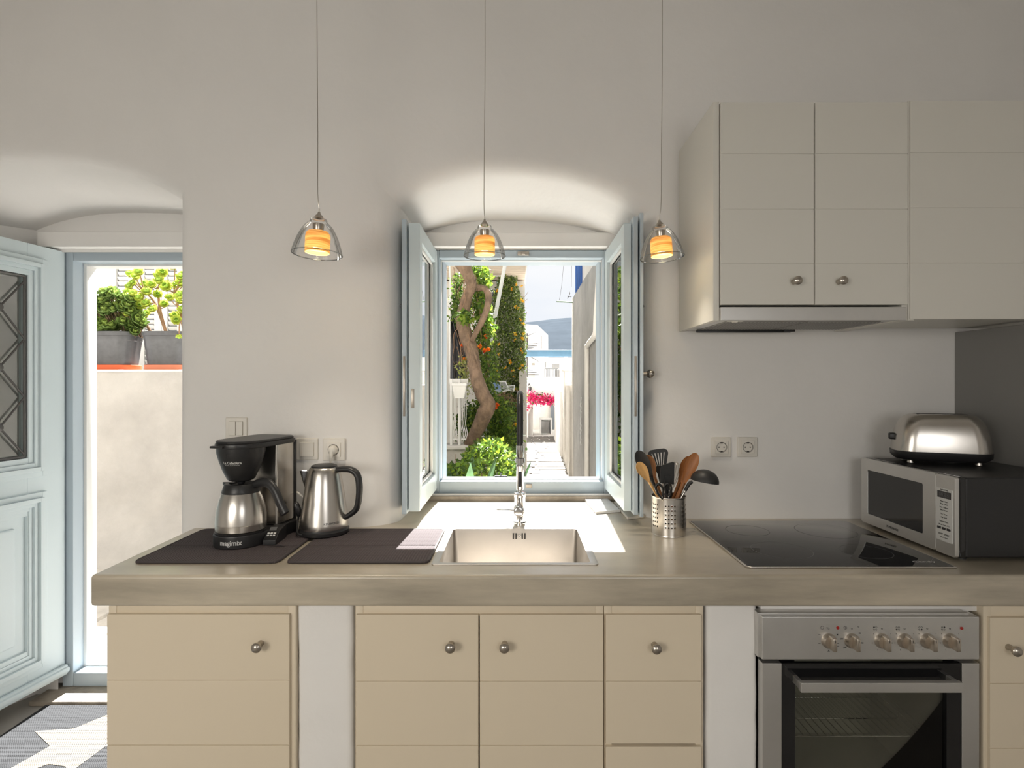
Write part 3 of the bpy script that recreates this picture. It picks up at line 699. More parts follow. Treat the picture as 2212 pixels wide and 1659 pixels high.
wall_unit('tall cream double-door wall cabinet directly above the extractor hood', X(1541, UY), X(1961.5, UY), Z(219, UY), Z(692, UY),
    [(X(1556, UY), X(1757, UY), zU, (1714, 609)), (X(1760, UY), X(1959.5, UY), zU, (1811, 609))])
zU2 = [Z(v, UY) for v in (218, 331, 450, 569, 690)]
wall_unit('cream wall cabinet without knobs, right of the hood cabinet', X(1962.5, UY), 2.2, Z(217, UY), Z(692, UY),
    [(X(1964.5, UY), X(1964.5, UY)+.56, zU2, None)])
hd = thing('extractor_hood', (X(1757, UY), UY, Z(692, UY)), 'slim stainless extractor hood under the double-door wall cabinet', 'hood')
hx_0, hx_1 = X(1553.5, UY)+.001, X(1961, UY)-.012
b = MB(); b.box((hx_0, UY-.012, Z(692, UY-.012)), (hx_1, UY+.006, Z(664, UY)), .002); b.build('front_strip', 'steel_h', hd, wn=True)
zbh = Z(692, UY)+.003
b = MB(); b.box((hx_0+.004, UY+.0065, zbh), (hx_1-.004, 2.10, zbh+.009), .001); body = b.build('underside', 'steel_h', hd)
b = MB()
for xa, xb in ((hx_0+.04, hx_0+.30), (hx_0+.305, hx_1-.04)):
    b.box((xa, UY+.05, zbh-.003), (xb, UY+.30, zbh+.001), .001)
fl = b.build('grease_filter', 'filter', hd)
b = MB(); n_ = 0
for i in range(44):
    for j in range(20):
        xx = hx_0 + .05 + i * .0117; yy = UY + .062 + j * .0118
        b.lathe([(0, -.0003), (.0036, -.0003), (.0036, 0)], (xx, yy, zbh-.003), 6)
b.build('filter_holes', 'socket_dark', fl, kind='stuff')
b = MB(); b.box((hx_0+.035, UY+.012, zbh-.004), (hx_0+.085, UY+.035, zbh+.001), .001); b.box((hx_0+.05, UY+.016, zbh-.007), (hx_0+.065, UY+.03, zbh-.003), .001); b.build('switch', 'white_plastic', hd)
b = MB(); b.box((hx_0+.03, UY+.315, zbh-.012), (hx_1-.20, UY+.325, zbh-.001), .002); b.box((hx_1-.23, UY+.305, zbh-.010), (hx_1-.19, UY+.33, zbh-.001), .002); b.build('light_bar', 'black', hd)
# glossy grey side panel in the right-hand corner
pn = MB().box((1.684, 1.62, .901), (1.735, 2.14, Z(692, UY)-.002), .002).build('corner_side_panel', 'grey_panel', wn=True)
tag(pn, 'grey glossy panel in the corner behind the toaster', 'panel')

# ------------------------------------------------------------------ sockets and switches
def plate(px, py, label, cat, kind, s=.080, Y=None):
    Yw = Y if Y else 2.02
    p = P(px, py, Yw); Yw = wallY(p.x, p.z); p = P(px, py, Yw); h = s/2
    t = thing('wall_socket' if kind != 'switch' and kind != 'double' else 'light_switch', p, label, cat, None)
    x, y, z = p; y += .003
    b = MB(); b.box((x-h, y-.010, z-h), (x+h, y+.002, z+h), .004, 3); b.build('cover_plate', 'white_plastic', t, wn=True)
    i = h*.64
    if kind == 'switch': MB().box((x-i, y-.0155, z-i), (x+i, y-.008, z+i), .002).build('rocker', 'white_plastic', t, wn=True)
    elif kind == 'double':
        for a, c in ((-i, -.0006), (.0006, i)): MB().box((x+a, y-.0155, z-i), (x+c, y-.008, z+i), .002).build('rocker', 'white_plastic', t, wn=True)
    else:
        b = MB(); rm = Matrix.Translation((x, y-.0095, z)) @ Matrix.Rotation(pi/2, 4, 'X')
        slab(b, rect(-i, i, -i, i), [[(.0195*cos(2*pi*k/24), .0195*sin(2*pi*k/24)) for k in range(24)]], 0, .0045, .0006, rm)
        ins = b.build('insert', 'white_plastic', t, wn=True)
        b = MB(); b.lathe([(.0195, .004), (.0185, .0010), (0, .0010)], n=24, mtx=rm); b.build('recess', 'white_plastic', ins)
        b = MB(); b.lathe([(.0190, .0046), (.0190, .0049), (.0200, .0049), (.0200, .0046)], n=28, mtx=rm); b.lathe([(.0186, .001), (.0186, .0014), (.0176, .0014), (.0176, .001)], n=28, mtx=rm); b.build('recess_edge', 'socket_dark', ins)
        b = MB()
        for dx in (-.0095, .0095): b.lathe([(.0026, .0010), (.0026, .0016), (0, .0016)], n=10, mtx=rm @ Matrix.Translation((dx, 0, 0)))
        for dz in (-.0165, .0165): b.box((-.004, dz-.0022, .001), (.004, dz+.0022, .0035), mtx=rm)
        b.build('contacts', 'socket_dark', ins)
    return t, V((x, y, z))
plate(512, 925, 'double light switch on the wall, partly behind the coffee maker', 'switch', 'double', .078)
plate(664.5, 970, 'single light switch on the wall between coffee maker and kettle', 'switch', 'switch', .079)
s1, sp1 = plate(722, 971, 'wall socket above the kettle, with a white plug in it', 'socket', 'socket', .080)
plate(1557, 965.5, 'left socket of the pair on the wall above the hob', 'socket', 'socket', .077)
plate(1613.5, 965.5, 'right socket of the pair on the wall above the hob', 'socket', 'socket', .077)
b = MB(); rm = Matrix.Translation((sp1.x, sp1.y-.008, sp1.z)) @ Matrix.Rotation(pi/2, 4, 'X')
pl = thing('power_cord', (sp1.x, sp1.y-.02, .91), 'white power cord plugged into the socket above the kettle', 'cord')
b.lathe([(.0178, 0), (.0178, .010), (.013, .026), (.008, .030), (0, .030)], n=24, mtx=rm); b.tube([(sp1.x, sp1.y-.030, sp1.z-.002), (sp1.x-.001, sp1.y-.034, sp1.z-.022), (sp1.x-.004, sp1.y-.030, sp1.z-.04)], [.009, .0065, .004], 12); b.build('plug', 'white_plastic', pl)
b = MB(); b.tube([(sp1.x-.004, sp1.y-.030, sp1.z-.035), (sp1.x-.008, sp1.y-.028, sp1.z-.09), (-.69, 1.975, .96), (-.75, 1.95, 1.02), (-.785, 1.962, 1.035), (-.80, 1.965, .99), (-.775, 1.972, .93), (-.72, 1.978, .913)], .0035, 10); b.build('cable', 'white_plastic', pl)

# ------------------------------------------------------------------ drying mats
def dry_mat(x0, x1, y0, y1, label, seed):
    t = thing('drying_mat', ((x0+x1)/2, (y0+y1)/2, .9), label, 'mat', 'charcoal drying mats')
    ym = (y0+y1)/2 - .02
    for a, c in ((y0, ym-.0012), (ym+.0012, y1)):
        b = MB(); slab(b, rrect(x0, x1, a, c, .012), [], .9008, .9072, .002); b.build('padded_half', 'mat_fabric', t)
    b = MB(); pts = [(x, y, .9045) for x, y in rrect(x0+.001, x1-.001, y0+.001, y1-.001, .022, 6)]; b.tube(pts + [pts[0]], .0042, 8, 1); b.build('piping', 'mat_edge', t)
    MB().box((x0+.01, ym-.003, .9005), (x1-.01, ym+.003, .9035)).build('fold_seam', 'mat_edge', t, smooth=0)
dry_mat(G(292, 1214, .905).x-.005, G(606, 1214, .905).x-.01, G(300, 1214, .905).y, 1.957, 'charcoal drying mat under the coffee maker, left of the two', 1)
dry_mat(G(618, 1214, .905).x-.0, G(925, 1214, .905).x, G(300, 1214, .905).y, 1.957, 'charcoal drying mat under the kettle, lit by the sun at its right end', 2)

# ------------------------------------------------------------------ coffee maker
mz = .9075
cm = thing('coffee_maker', (-.889, 1.787, mz), 'black and steel filter coffee maker with a thermal jug, on the left mat', 'coffee maker', rotz=R(-12), local=True); cm.scale = (.91, .91, .985)
def hull2(r, y0, w, y1, cr=.03, n=14):
    """round nose of radius r about the origin joined to a box behind"""
    o = [(r*cos(R(a)), r*sin(R(a))) for a in [180 + 180*k/n for k in range(n+1)]]
    return o + [(w, y0)] + [(w-cr+cr*cos(R(a)), y1-cr+cr*sin(R(a))) for a in (0, 30, 60, 90)] + [(-w+cr-cr*sin(R(a)), y1-cr+cr*cos(R(a))) for a in (0, 30, 60, 90)] + [(-w, y0)]
b = MB(); b.prism(hull2(.088, .06, .098, .205), 0, .040, bev=.004); base = b.build('base', 'black', cm, wn=True)
b = MB(); b.lathe([(0, .040), (.083, .040), (.084, .0435), (.080, .045), (0, .045)], n=40); b.build('warming_ring', 'black', base)
text_wrap('magimix', .022, lambda z: .0885, 16, .020, 'light_print', 'logo', base, bold=.0005)
b = MB(); b.prism([(-.086, .086), (.080, .086), (.0825, .13), (.0815, .17), (.076, .202), (-.084, .202), (-.0875, .17), (-.0885, .13)], .040, .318, bev=.006, seg=3); tw = b.build('tower', 'steel', cm, wn=True)
b = MB(); b.box((.070, .1975, .03), (.082, .207, .32), .003); b.box((-.090, .1975, .03), (-.078, .207, .32), .003); b.box((-.085, .200, .03), (.078, .210, .32), .003); b.build('rear_trim', 'black', tw)
b = MB(); b.prism(hull2(.083, .04, .088, .208), .312, .328, bev=.004); lid = b.build('lid', 'black', cm, wn=True)
b = MB(); b.prism(hull2(.080, .04, .084, .204), .326, .337, bev=.005); b.box((-.05, -.093, .316), (.0, -.074, .323), .002); b.build('lid_top', 'black', lid, wn=True)
b = MB(); b.lathe([(0, .205), (.038, .205), (.045, .210), (.058, .235), (.071, .27), (.078, .295), (.080, .314), (0, .314)], n=40); bk = b.build('filter_basket', 'black', cm)
b = MB(); b.lathe([(0, .190), (.010, .192), (.016, .206), (0, .206)], n=16); b.build('drip_valve', 'black', bk)
bkr = lambda z: .058 + (z-.235)*.372
text_wrap('La Cafeti\u00e8re', .0115, bkr, 14, .268, 'light_print', 'logo', bk, bold=.0003, sx=1.1)
text_wrap('FILTRE AUTOMATIC', .0052, bkr, 14, .2605, 'light_print', 'logo', bk, sx=1.1)
b = MB(); mt = Matrix.Translation((.102, .050, 0)) @ Matrix.Rotation(R(14), 4, 'Z') @ Matrix.Scale(.82, 4)
b.prism([(-.07, .0), (.052, .0), (.052, .055), (-.028, .045), (-.07, .018)], -.027, .027, mt @ Matrix.Rotation(pi/2, 4, 'Z') @ Matrix.Rotation(pi/2, 4, 'X') , bev=.002); cpn = b.build('control_pod', 'black', cm, wn=True)
sl_ = mt @ Matrix.Translation((0, -.035, .0395)) @ Matrix.Rotation(R(33), 4, 'X')
MB().box((-.017, .012, -.002), (.012, .030, .0012), mtx=sl_).build('display', 'grey_print', cpn, smooth=0)
for i in range(3):
    for j in range(2): MB().box((-.020+i*.013, -.018+j*.012, -.002), (-.010+i*.013, -.011+j*.012, .0016), .0008, mtx=sl_).build('button', 'light_print', cpn)
b = MB(); b.tube([(.105, .17, .10), (.118, .15, .10), (.124, .155, .075), (.118, .165, .06)], [.006, .010, .012, .008], 10); b.tube([(.118, .165, .06), (.135, .13, .03), (.16, .10, .012), (.19, .12, .006), (.20, .17, .006)], .0035, 8); b.build('power_lead', 'black', cm)
# jug: stands on the machine's base
jg = thing('thermal_jug', (-.889, 1.787, mz+.0447), 'steel thermal jug with a black lid and handle, inside the coffee maker', 'jug', rotz=R(-10), local=True); jg.scale = (.92, .92, .99)
b = MB(); b.lathe([(0, 0), (.078, 0), (.0815, .003), (.0825, .022), (.0818, .0225), (.0818, .0235), (.0825, .024), (.0815, .045), (.077, .075), (.069, .102), (.0605, .122), (.057, .124)], n=48); b.build('jug_body', 'steel', jg, smooth=30)
b = MB(); b.lathe([(.0612, .119), (.062, .123), (.054, .146), (.052, .149), (.040, .150), (.034, .145), (0, .145)], n=40); b.prism([(-.030, -.018), (-.074, 0), (-.030, .018)], .140, .150, bev=.002); b.build('jug_lid', 'black', jg)
b = MB(); b.tube([(.045, 0, .142), (.080, -.004, .153), (.112, -.008, .151), (.138, -.012, .128), (.160, -.016, .092), (.182, -.02, .060)], [.013, .015, .016, .0165, .0165, .016], 14, 6, (.95, .72), (0, 0, 1)); b.build('jug_handle', 'black', jg)

# ------------------------------------------------------------------ kettle
kt = thing('electric_kettle', (-.664, 1.908, mz), 'brushed steel electric kettle with a black handle, on the right mat', 'kettle', rotz=R(-8), local=True); kt.scale = (.95, .95, 1)
b = MB(); b.lathe([(0, 0), (.080, 0), (.086, .004), (.087, .014), (.084, .018), (.083, .022), (0, .022)], n=48); b.build('power_base', 'black', kt)
b = MB(); b.lathe([(0, .022), (.0835, .022), (.0845, .026), (.083, .04), (.078, .08), (.071, .13), (.063, .18), (.057, .205), (.053, .218), (.050, .223), (.046, .226), (0, .226)], n=56); kb = b.build('kettle_body', 'steel', kt, smooth=35)
b = MB(); b.lathe([(.046, .225), (.044, .231), (.036, .234), (0, .235)], n=40); b.build('lid', 'black', kt)
b = MB()
t = b.bm
tri = [((-.052, -.020, .200), (-.052, .020, .200), (-.090, -.009, .214), (-.090, .009, .214)), ]
v = [t.verts.new(p) for p in ((-.050, -.024, .212), (-.050, .024, .212), (-.091, .007, .2115), (-.091, -.007, .2115), (-.062, -.019, .170), (-.062, .019, .170), (-.072, 0, .140))]
for f in ((0, 3, 6, 4), (1, 5, 6, 2), (3, 2, 6), ): t.faces.new([v[i] for i in f])
bmesh.ops.solidify(t, geom=t.faces[:], thickness=.0015); b.build('spout', 'chrome', kt, smooth=30)
b = MB(); b.tube([(.040, 0, .216), (.072, 0, .219), (.104, 0, .217), (.126, 0, .200), (.1335, 0, .165), (.1315, 0, .120), (.122, 0, .085), (.100, 0, .066), (.078, 0, .054)], [.012, .0125, .013, .0135, .0135, .013, .012, .011, .010], 14, 6, (.85, 1.15), (0, 0, 1)); b.build('handle', 'black', kt)
b = MB(); b.prism([(.066, .0), (.088, .0), (.088, .01), (.066, .01)], 0, .01); b.bm.free()
text_wrap('KENWOOD', .0105, lambda z: .0838-(z-.04)*.125, 45, .046, 'grey_print', 'logo', kb, eps=.0009)

# ------------------------------------------------------------------ marble slabs
def marble(pts, name, label, m, z=.9, th=.011):
    q = [G(px, py, z+th) for px, py in pts]; c = sum(q, V((0, 0, 0)))/4
    b = MB(); b.prism([(p.x, p.y) for p in q], z+.0004, z+th, bev=.0015); o = b.build('slab_body', m, None, wn=True)
    o.name = name; o.data.transform(Matrix.Translation(-c)); o.location = c; tag(o, label, 'marble slab')
marble([(1288, 1105), (1340, 1101), (1312, 1076), (1263, 1077)], 'marble_offcut', 'white marble slab by the open right casement, nearer the tap', 'marble')
marble([(1356, 1117), (1392, 1112.5), (1353, 1082), (1325.5, 1084)], 'marble_offcut', 'cream marble slab beside the utensil pot, against the wall', 'marble_cream')

# ------------------------------------------------------------------ utensil pot
uc = V((.524, 1.926, .9)); ur, uh = .0585, .131
up = thing('utensil_pot', uc, 'perforated steel pot of kitchen utensils left of the hob', 'utensil holder', local=True)
b = MB(); t = b.bm
def cy(a, z, r): return (r*cos(a), r*sin(a), z)
CN, CM = 36, 18; dz = uh/CM
vc = {}
def gv(i, j):
    k = (i % CN, j)
    if k not in vc: vc[k] = t.verts.new(cy(2*pi*(i % CN)/CN, j*dz, ur))
    return vc[k]
def holecol(i):  # columns by angle: groups of four, gap of 2
    return i % 6 < 4
for i in range(CN):
    for j in range(CM):
        c4 = [gv(i, j), gv(i+1, j), gv(i+1, j+1), gv(i, j+1)]
        if holecol(i) and 4 <= j <= 14 and j % 2 == 0:
            am = 2*pi*(i+.5)/CN; zm = (j+.5)*dz; rr = .0030
            ring8 = [t.verts.new(cy(am + rr*cos(R(225+45*k))/ur, zm + rr*sin(R(225+45*k)), ur)) for k in range(8)]
            for q in range(4):
                t.faces.new((c4[q], ring8[2*q], ring8[2*q+1])) ; t.faces.new((c4[q], ring8[2*q+1], c4[(q+1) % 4])); t.faces.new((c4[(q+1) % 4], ring8[2*q+1], ring8[(2*q+2) % 8]))
        else: t.faces.new(c4)
bmesh.ops.recalc_face_normals(t, faces=t.faces)
bmesh.ops.solidify(t, geom=t.faces[:], thickness=.0009)
b.lathe([(0, .001), (ur-.001, .001), (ur-.0005, .0), (0, 0)], n=48); b.lathe([(ur-.0008, uh-.001), (ur-.0012, uh+.0008), (ur+.0006, uh+.0012), (ur+.0009, uh-.002), (ur, uh-.004)], n=48); b.lathe([(ur-.001, 0), (ur+.0005, .001), (ur, .004)], n=48)
b.build('pot_body', 'steel', up, smooth=30)

def utensil(name, label, base, tip, facing, parts):
    """base inside the pot, tip = head end; local z runs base->tip, local -y faces the viewer"""
    base = V(base); tip = V(tip); d = (tip - base); L = d.length; zx = d.normalized(); yf = V(facing); yy = (yf - zx*yf.dot(zx)).normalized(); xx = yy.cross(zx)
    o = thing(name, base, label, 'utensil', 'kitchen utensils in the steel pot', local=True)
    m3 = Matrix((xx, yy, zx)).transposed(); o.rotation_euler = m3.to_euler()
    parts(o, L); return o
def head_blade(outline, th, curve, nseg=14, cup=0):
    """spoon-like head: outline(t)->half width for t 0..1 along the head length; returns a closed solid"""
    b = MB(); t = b.bm; N = 9; rows = []
    return b
def spoon_mesh(b, z0, z1, hw, depth, neck, th=.003, sharp=1.0):
    t = b.bm; n = 20; m = 11; top = []; bot = []
    for i in range(n + 1):
        s = sin(pi/2*i/n)**1.15; z = z0 + (z1 - z0) * s; w = neck + (hw - neck) * sin(pi*.5*s/.62)**1.5 if s < .62 else hw * math.sqrt(max(0.0, 1 - ((s - .62)/.38)**2)) + .0006
        ra, rb = [], []
        for j in range(m):
            u = -1 + 2*j/(m-1); dy = depth * (1 - u*u) * sin(pi*min(1, max(0, s)))**.7 if depth else 0
            ra.append(t.verts.new((u*w, dy - th*.5, z))); rb.append(t.verts.new((u*w*1.0, dy + th*.5 + th*.6*(1-u*u), z)))
        top.append(ra); bot.append(rb)
    for i in range(n):
        for j in range(m-1):
            t.faces.new((top[i][j], top[i][j+1], top[i+1][j+1], top[i+1][j])); t.faces.new((bot[i][j+1], bot[i][j], bot[i+1][j], bot[i+1][j+1]))
        t.faces.new((top[i][0], top[i+1][0], bot[i+1][0], bot[i][0])); t.faces.new((top[i+1][-1], top[i][-1], bot[i][-1], bot[i+1][-1]))
    t.faces.new(top[-1] + bot[-1][::-1]); t.faces.new(top[0][::-1] + bot[0]); bmesh.ops.recalc_face_normals(t, faces=t.faces)
def wood_spoon(hl, hw, depth, m, r=.0055):
    def f(o, L):
        b = MB(); b.tube([(0, 0, 0), (0, 0, (L-hl)*.5), (0, 0, L-hl+.004)], [r, r, r*1.15], 12, 3); b.build('handle', m, o)
        b = MB(); spoon_mesh(b, L-hl, L, hw, depth, r*1.1, .0045); b.build('bowl', m, o, smooth=60)
    return f
def nylon_spoon(o, L):
    b = MB(); b.tube([(0, 0, 0), (0, 0, L-.13)], .0045, 10, 1); b.build('handle', 'steel', o)
    b = MB(); b.tube([(0, 0, L-.14), (0, 0, L-.10)], [.006, .008], 12, 1); spoon_mesh(b, L-.115, L, .0225, .010, .008, .004); b.build('bowl', 'black_soft', o, smooth=60)
def turner(o, L):
    hl = .078
    b = MB(); b.tube([(0, 0, 0), (0, 0, L-hl-.035)], .0045, 10, 1); b.build('handle', 'steel', o)
    ou = [(-.010, L-hl-.04), (.010, L-hl-.04), (.012, L-hl-.01), (.028, L-.045), (.036, L-.018), (.034, L-.008), (.024, L-.001), (0, L), (-.024, L-.001), (-.034, L-.008), (-.036, L-.018), (-.028, L-.045), (-.012, L-hl-.01)]
    ho = []
    for k in range(5):
        xc = (-.022 + .011*k); sl2 = xc*.55
        ho.append([(sl2-.0018, L-.060), (sl2+.0018, L-.060), (xc+.0022, L-.014), (xc-.0022, L-.014)])
    b = MB(); slab(b, ou, ho, -.0015, .0015, 0, Matrix.Rotation(pi/2, 4, 'X')); b.build('slotted_blade', 'black_soft', o, smooth=0)
def spatula(o, L):
    b = MB(); b.tube([(0, 0, 0), (0, 0, L-.09)], .0052, 10, 1); b.build('handle', 'black_soft', o)
    b = MB(); b.prism([(-.026, L-.072), (.024, L-.078), (.026, L-.004), (.020, L), (-.018, L-.010), (-.026, L-.022)], -.003, .003, Matrix.Rotation(pi/2, 4, 'X'), bev=.0012); bl = b.build('blade', 'black_soft', o, wn=True)
    b = MB(); b.prism([(-.013, L-.095), (.013, L-.095), (.013, L-.055), (.009, L-.045), (-.009, L-.045), (-.013, L-.055)], .0025, .0075, Matrix.Rotation(pi/2, 4, 'X'), bev=.0015); b.build('grip_rib', 'black', bl, wn=True)
def whisk(o, L):
    b = MB(); b.tube([(0, 0, 0), (0, 0, L-.11)], .006, 10, 1); b.build('handle', 'steel', o)
    b = MB()
    for k in range(6):
        a = pi*k/6; c, s = cos(a), sin(a)
        b.tube([(.002*c, .002*s, L-.115), (.012*c, .012*s, L-.08), (.022*c, .022*s, L-.035), (.016*c, .016*s, L-.008), (0, 0, L), (-.016*c, -.016*s, L-.008), (-.022*c, -.022*s, L-.035), (-.012*c, -.012*s, L-.08), (-.002*c, -.002*s, L-.115)], .0006, 5, 4)
    b.build('wires', 'nickel', o)
def loop_handle(o, L):
    b = MB(); b.tube([(0, 0, 0), (0, 0, L-.045)], .004, 8, 1); b.build('blade', 'steel', o)
    b = MB(); b.tube([(0, 0, L-.055), (-.009, 0, L-.035), (-.010, 0, L-.012), (0, 0, L-.002), (.010, 0, L-.012), (.009, 0, L-.035), (0, 0, L-.055)], .0042, 10, 5); b.build('grip', 'black_gloss', o)
rim = uh + .9
def Bp(dx, dy): return (uc.x + dx, uc.y + dy, .906)
fc = (0, 1, 0)
utensil('serving_spoon', 'black nylon serving spoon, leftmost in the utensil pot', Bp(.028, .0), P(1377, 974, 1.93), fc, nylon_spoon)
utensil('wooden_spoon', 'small pale wooden spoon in front of the black serving spoon', Bp(.030, -.02), P(1378, 999, 1.885), fc, wood_spoon(.078, .0175, .006, 'wood_light', .004))
utensil('wooden_spoon', 'reddish wooden spoon between pale spoon and slotted turner', Bp(.020, .015), P(1397, 983, 1.945), fc, wood_spoon(.085, .0195, .006, 'wood_mid'))
utensil('slotted_turner', 'black slotted turner standing tallest at the back of the pot', Bp(.012, .035), P(1420, 970, 1.975), fc, turner)
utensil('spatula', 'black square-ended spatula in the middle of the pot', Bp(-.010, -.018), P(1441, 998, 1.90), (-.15, 1, 0), spatula)
utensil('whisk', 'fine wire balloon whisk behind the black spatula', Bp(-.012, .03), P(1459, 998, 1.96), fc, whisk)
utensil('wooden_spoon', 'dark wooden spoon partly hidden behind the larger one', Bp(-.020, .022), P(1489, 986, 1.955), (.3, 1, 0), wood_spoon(.10, .018, .006, 'wood_dark'))
utensil('wooden_spoon', 'large dark orange wooden spoon leaning right in the pot', Bp(-.022, -.005), P(1504, 979, 1.925), (.3, 1, 0), wood_spoon(.115, .021, .007, 'wood_dark', .0065))
utensil('peeler', 'glossy black loop handle at the front left of the pot', Bp(.012, -.034), P(1420, 1045, 1.875), fc, loop_handle)
utensil('peeler', 'glossy black loop handle right below the square spatula', Bp(-.004, -.036), P(1442, 1043, 1.872), fc, loop_handle)
def ladle(o, L):
    b = MB(); b.tube([(0, 0, 0), (0, 0, L-.02)], .0035, 10, 1); b.build('handle', 'steel', o)
    b = MB(); b.tube([(0, 0, L-.035), (.0, 0, L-.008), (.006, 0, L+.004)], [.0055, .0065, .006], 10, 3); b.build('socket', 'black_soft', o)
ld = utensil('ladle', 'black soup ladle hanging over the right side of the pot', Bp(-.030, -.015), P(1491, 1041, 1.90), fc, ladle)
b = MB(); q = P(1522, 1040, 1.90)
tb = bmesh.new(); bmesh.ops.create_uvsphere(tb, u_segments=28, v_segments=16, radius=.0475)
bmesh.ops.delete(tb, geom=[v for v in tb.verts if v.co.z < -.001], context='VERTS'); 
for v in tb.verts: v.co.z *= .86
bmesh.ops.solidify(tb, geom=tb.faces[:], thickness=.002)
b.merge(tb, Matrix.Translation(q) @ Matrix.Rotation(R(9), 4, 'Y'))
o = b.build('bowl', 'black_soft', None, smooth=50); bpy.context.view_layer.update()
o.parent = ld; o.matrix_parent_inverse = (Matrix.Translation(ld.location) @ ld.rotation_euler.to_matrix().to_4x4()).inverted()

# ------------------------------------------------------------------ microwave
mx, my0, my1, mz0, mz1 = 1.27, 1.612, 2.054, .911, 1.147
mw = thing('microwave_oven', (1.46, 1.83, .9), 'black and steel microwave oven in the corner, facing the hob', 'microwave')
b = MB(); b.box((mx+.034, my0+.004, mz0), (1.665, my1-.003, mz1-.002), .006, 3)
b.build('casing', 'black', mw, wn=True)
b = MB(); b.box((mx+.012, my0, mz0-.001), (mx+.0335, my1, mz1), .006, 3); b.build('front_surround', 'black_gloss', mw, wn=True)
SIDE = Matrix(((0, 0, -1, mx), (-1, 0, 0, 0), (0, 1, 0, 0), (0, 0, 0, 1)))   # local x -> -Y, local y -> z, local z -> -x (proud of the face)
def MX(px): return mx * F / (px - CX)          # distance along the face for a picture column
yA, yB = MX(1873.8), MX(1993)
b = MB(); slab(b, rrect(-(my1-.001), -(MX(2021)+.0006), mz0+.001, mz1-.001, .008), [rrect(-yA, -yB, .948, 1.106, .006)[::-1]], -.012, .0, .0012, SIDE); dr = b.build('door', 'steel_h', mw, wn=True)
b = MB(); b.prism(rrect(-yA-.002, -yB+.002, .946, 1.108, .006), -.010, -.003, SIDE); b.build('door_window', 'black_gloss', dr)
b = MB(); b.prism(rrect(-(MX(2021)-.0006), -(my0+.001), mz0+.001, mz1-.001, .006), -.012, 0, SIDE, bev=.0012); cp = b.build('control_fascia', 'steel_h', mw, wn=True)
ya, yb = MX(2023.5), MX(2058)
MB().prism(rrect(-ya, -yb, .950, 1.107, .003), 0, .0012, SIDE).build('control_label', 'paper', cp)
MB().prism(rrect(-ya+.005, -yb-.005, 1.078, 1.098, .001), .0012, .0022, SIDE).build('display', 'black_gloss', cp)
def mtext(s, sz, y, z, m='dark_print', sx=1): return text(s, sz, SIDE @ Matrix.Translation((-y, z, .0023)), m, 'print', cp, sx=sx, extr=.0002)
yc = (ya+yb)/2; mtext('88:88', .017, yc, 1.088, 'grey_print'); mtext('Turbo Wave', .006, yc, 1.1025)
for z, s_ in ((1.068, 'Menu  Auto'), (1.060, 'Pizza  Clock'), (1.050, 'Soup  Defrost'), (1.042, 'Rice  Power'), (1.030, 'Tea  Timer'), (1.020, 'Fish  Grill'), (1.008, 'Express Micro'), (.998, '10 min 1 min 10 s'), ): mtext(s_, .0058, yc, z)
for k in range(3): MB().prism(rrect(-ya+.004+k*.0185, -ya+.018+k*.0185, .984, .991, .001), .0012, .002, SIDE).build('button', 'dark_print', cp)
mtext('STOP  START', .0072, yc, .970); mtext('Cancel   Quick', .005, yc, .961)
q = mx*F/(1925-CX); text('M', .012, SIDE @ Matrix.Translation((-(MX(1917)), .929, .0003)), 'dark_print', 'logo', dr, sx=.8); text('MORRIS', .0105, SIDE @ Matrix.Translation((-(MX(1930)), .929, .0003)), 'dark_print', 'logo', dr, sx=1.3)
b = MB()
for x in (mx+.05, 1.63):
    for y in (my0+.04, my1-.04): b.cyl((x, y, .9002), (x, y, .9125), .012, n=14)
b.build('feet', 'black', mw)

# ------------------------------------------------------------------ toaster
ts = thing('toaster', (1.462, 1.925, mz1), 'rounded steel two-slot toaster on top of the microwave', 'toaster', rotz=R(-22), local=True)
def loop_sec(z, hw, hd, r): return [(x, y, z) for x, y in rrect(-hw, hw, -hd, hd, r, 8)]
b = MB(); t = b.bm; L_ = []
for z, hw, hd in ((.036, .139, .076), (.05, .1385, .076), (.09, .134, .074), (.125, .126, .069), (.145, .117, .062), (.158, .105, .052), (.165, .092, .042), (.167, .08, .034)):
    L_.append([t.verts.new(p) for p in loop_sec(z, hw, hd, min(hd-.001, .055))])
for A, B in zip(L_, L_[1:]):
    for i in range(len(A)): t.faces.new((A[i], A[(i+1) % len(A)], B[(i+1) % len(A)], B[i]))
t.faces.new(L_[-1]); b.build('shell', 'steel', ts, smooth=60)
b = MB(); t = b.bm; L_ = []
for z, hw, hd in ((.008, .115, .058), (.010, .128, .068), (.022, .140, .077), (.040, .1415, .0785), (.0405, .138, .075)):
    L_.append([t.verts.new(p) for p in loop_sec(z, hw, hd, min(hd-.001, .055))])
for A, B in zip(L_, L_[1:]):
    for i in range(len(A)): t.faces.new((A[i], A[(i+1) % len(A)], B[(i+1) % len(A)], B[i]))
t.faces.new(L_[0][::-1]); t.faces.new(L_[-1]); b.build('base', 'black', ts, smooth=50)
b = MB(); b.box((-.072, -.028, .1655), (.072, -.008, .1677), .0008); b.box((-.072, .008, .1655), (.072, .028, .1677), .0008); b.build('bread_slots', 'socket_dark', ts)
b = MB(); b.box((-.150, -.012, .075), (-.128, .012, .098), .005, 3); b.build('lever', 'black', ts)
b = MB()
for x in (-.095, .095):
    for y in (-.045, .045): b.cyl((x, y, .0003), (x, y, .012), .010, .008, 14)
b.build('feet', 'steel', ts)

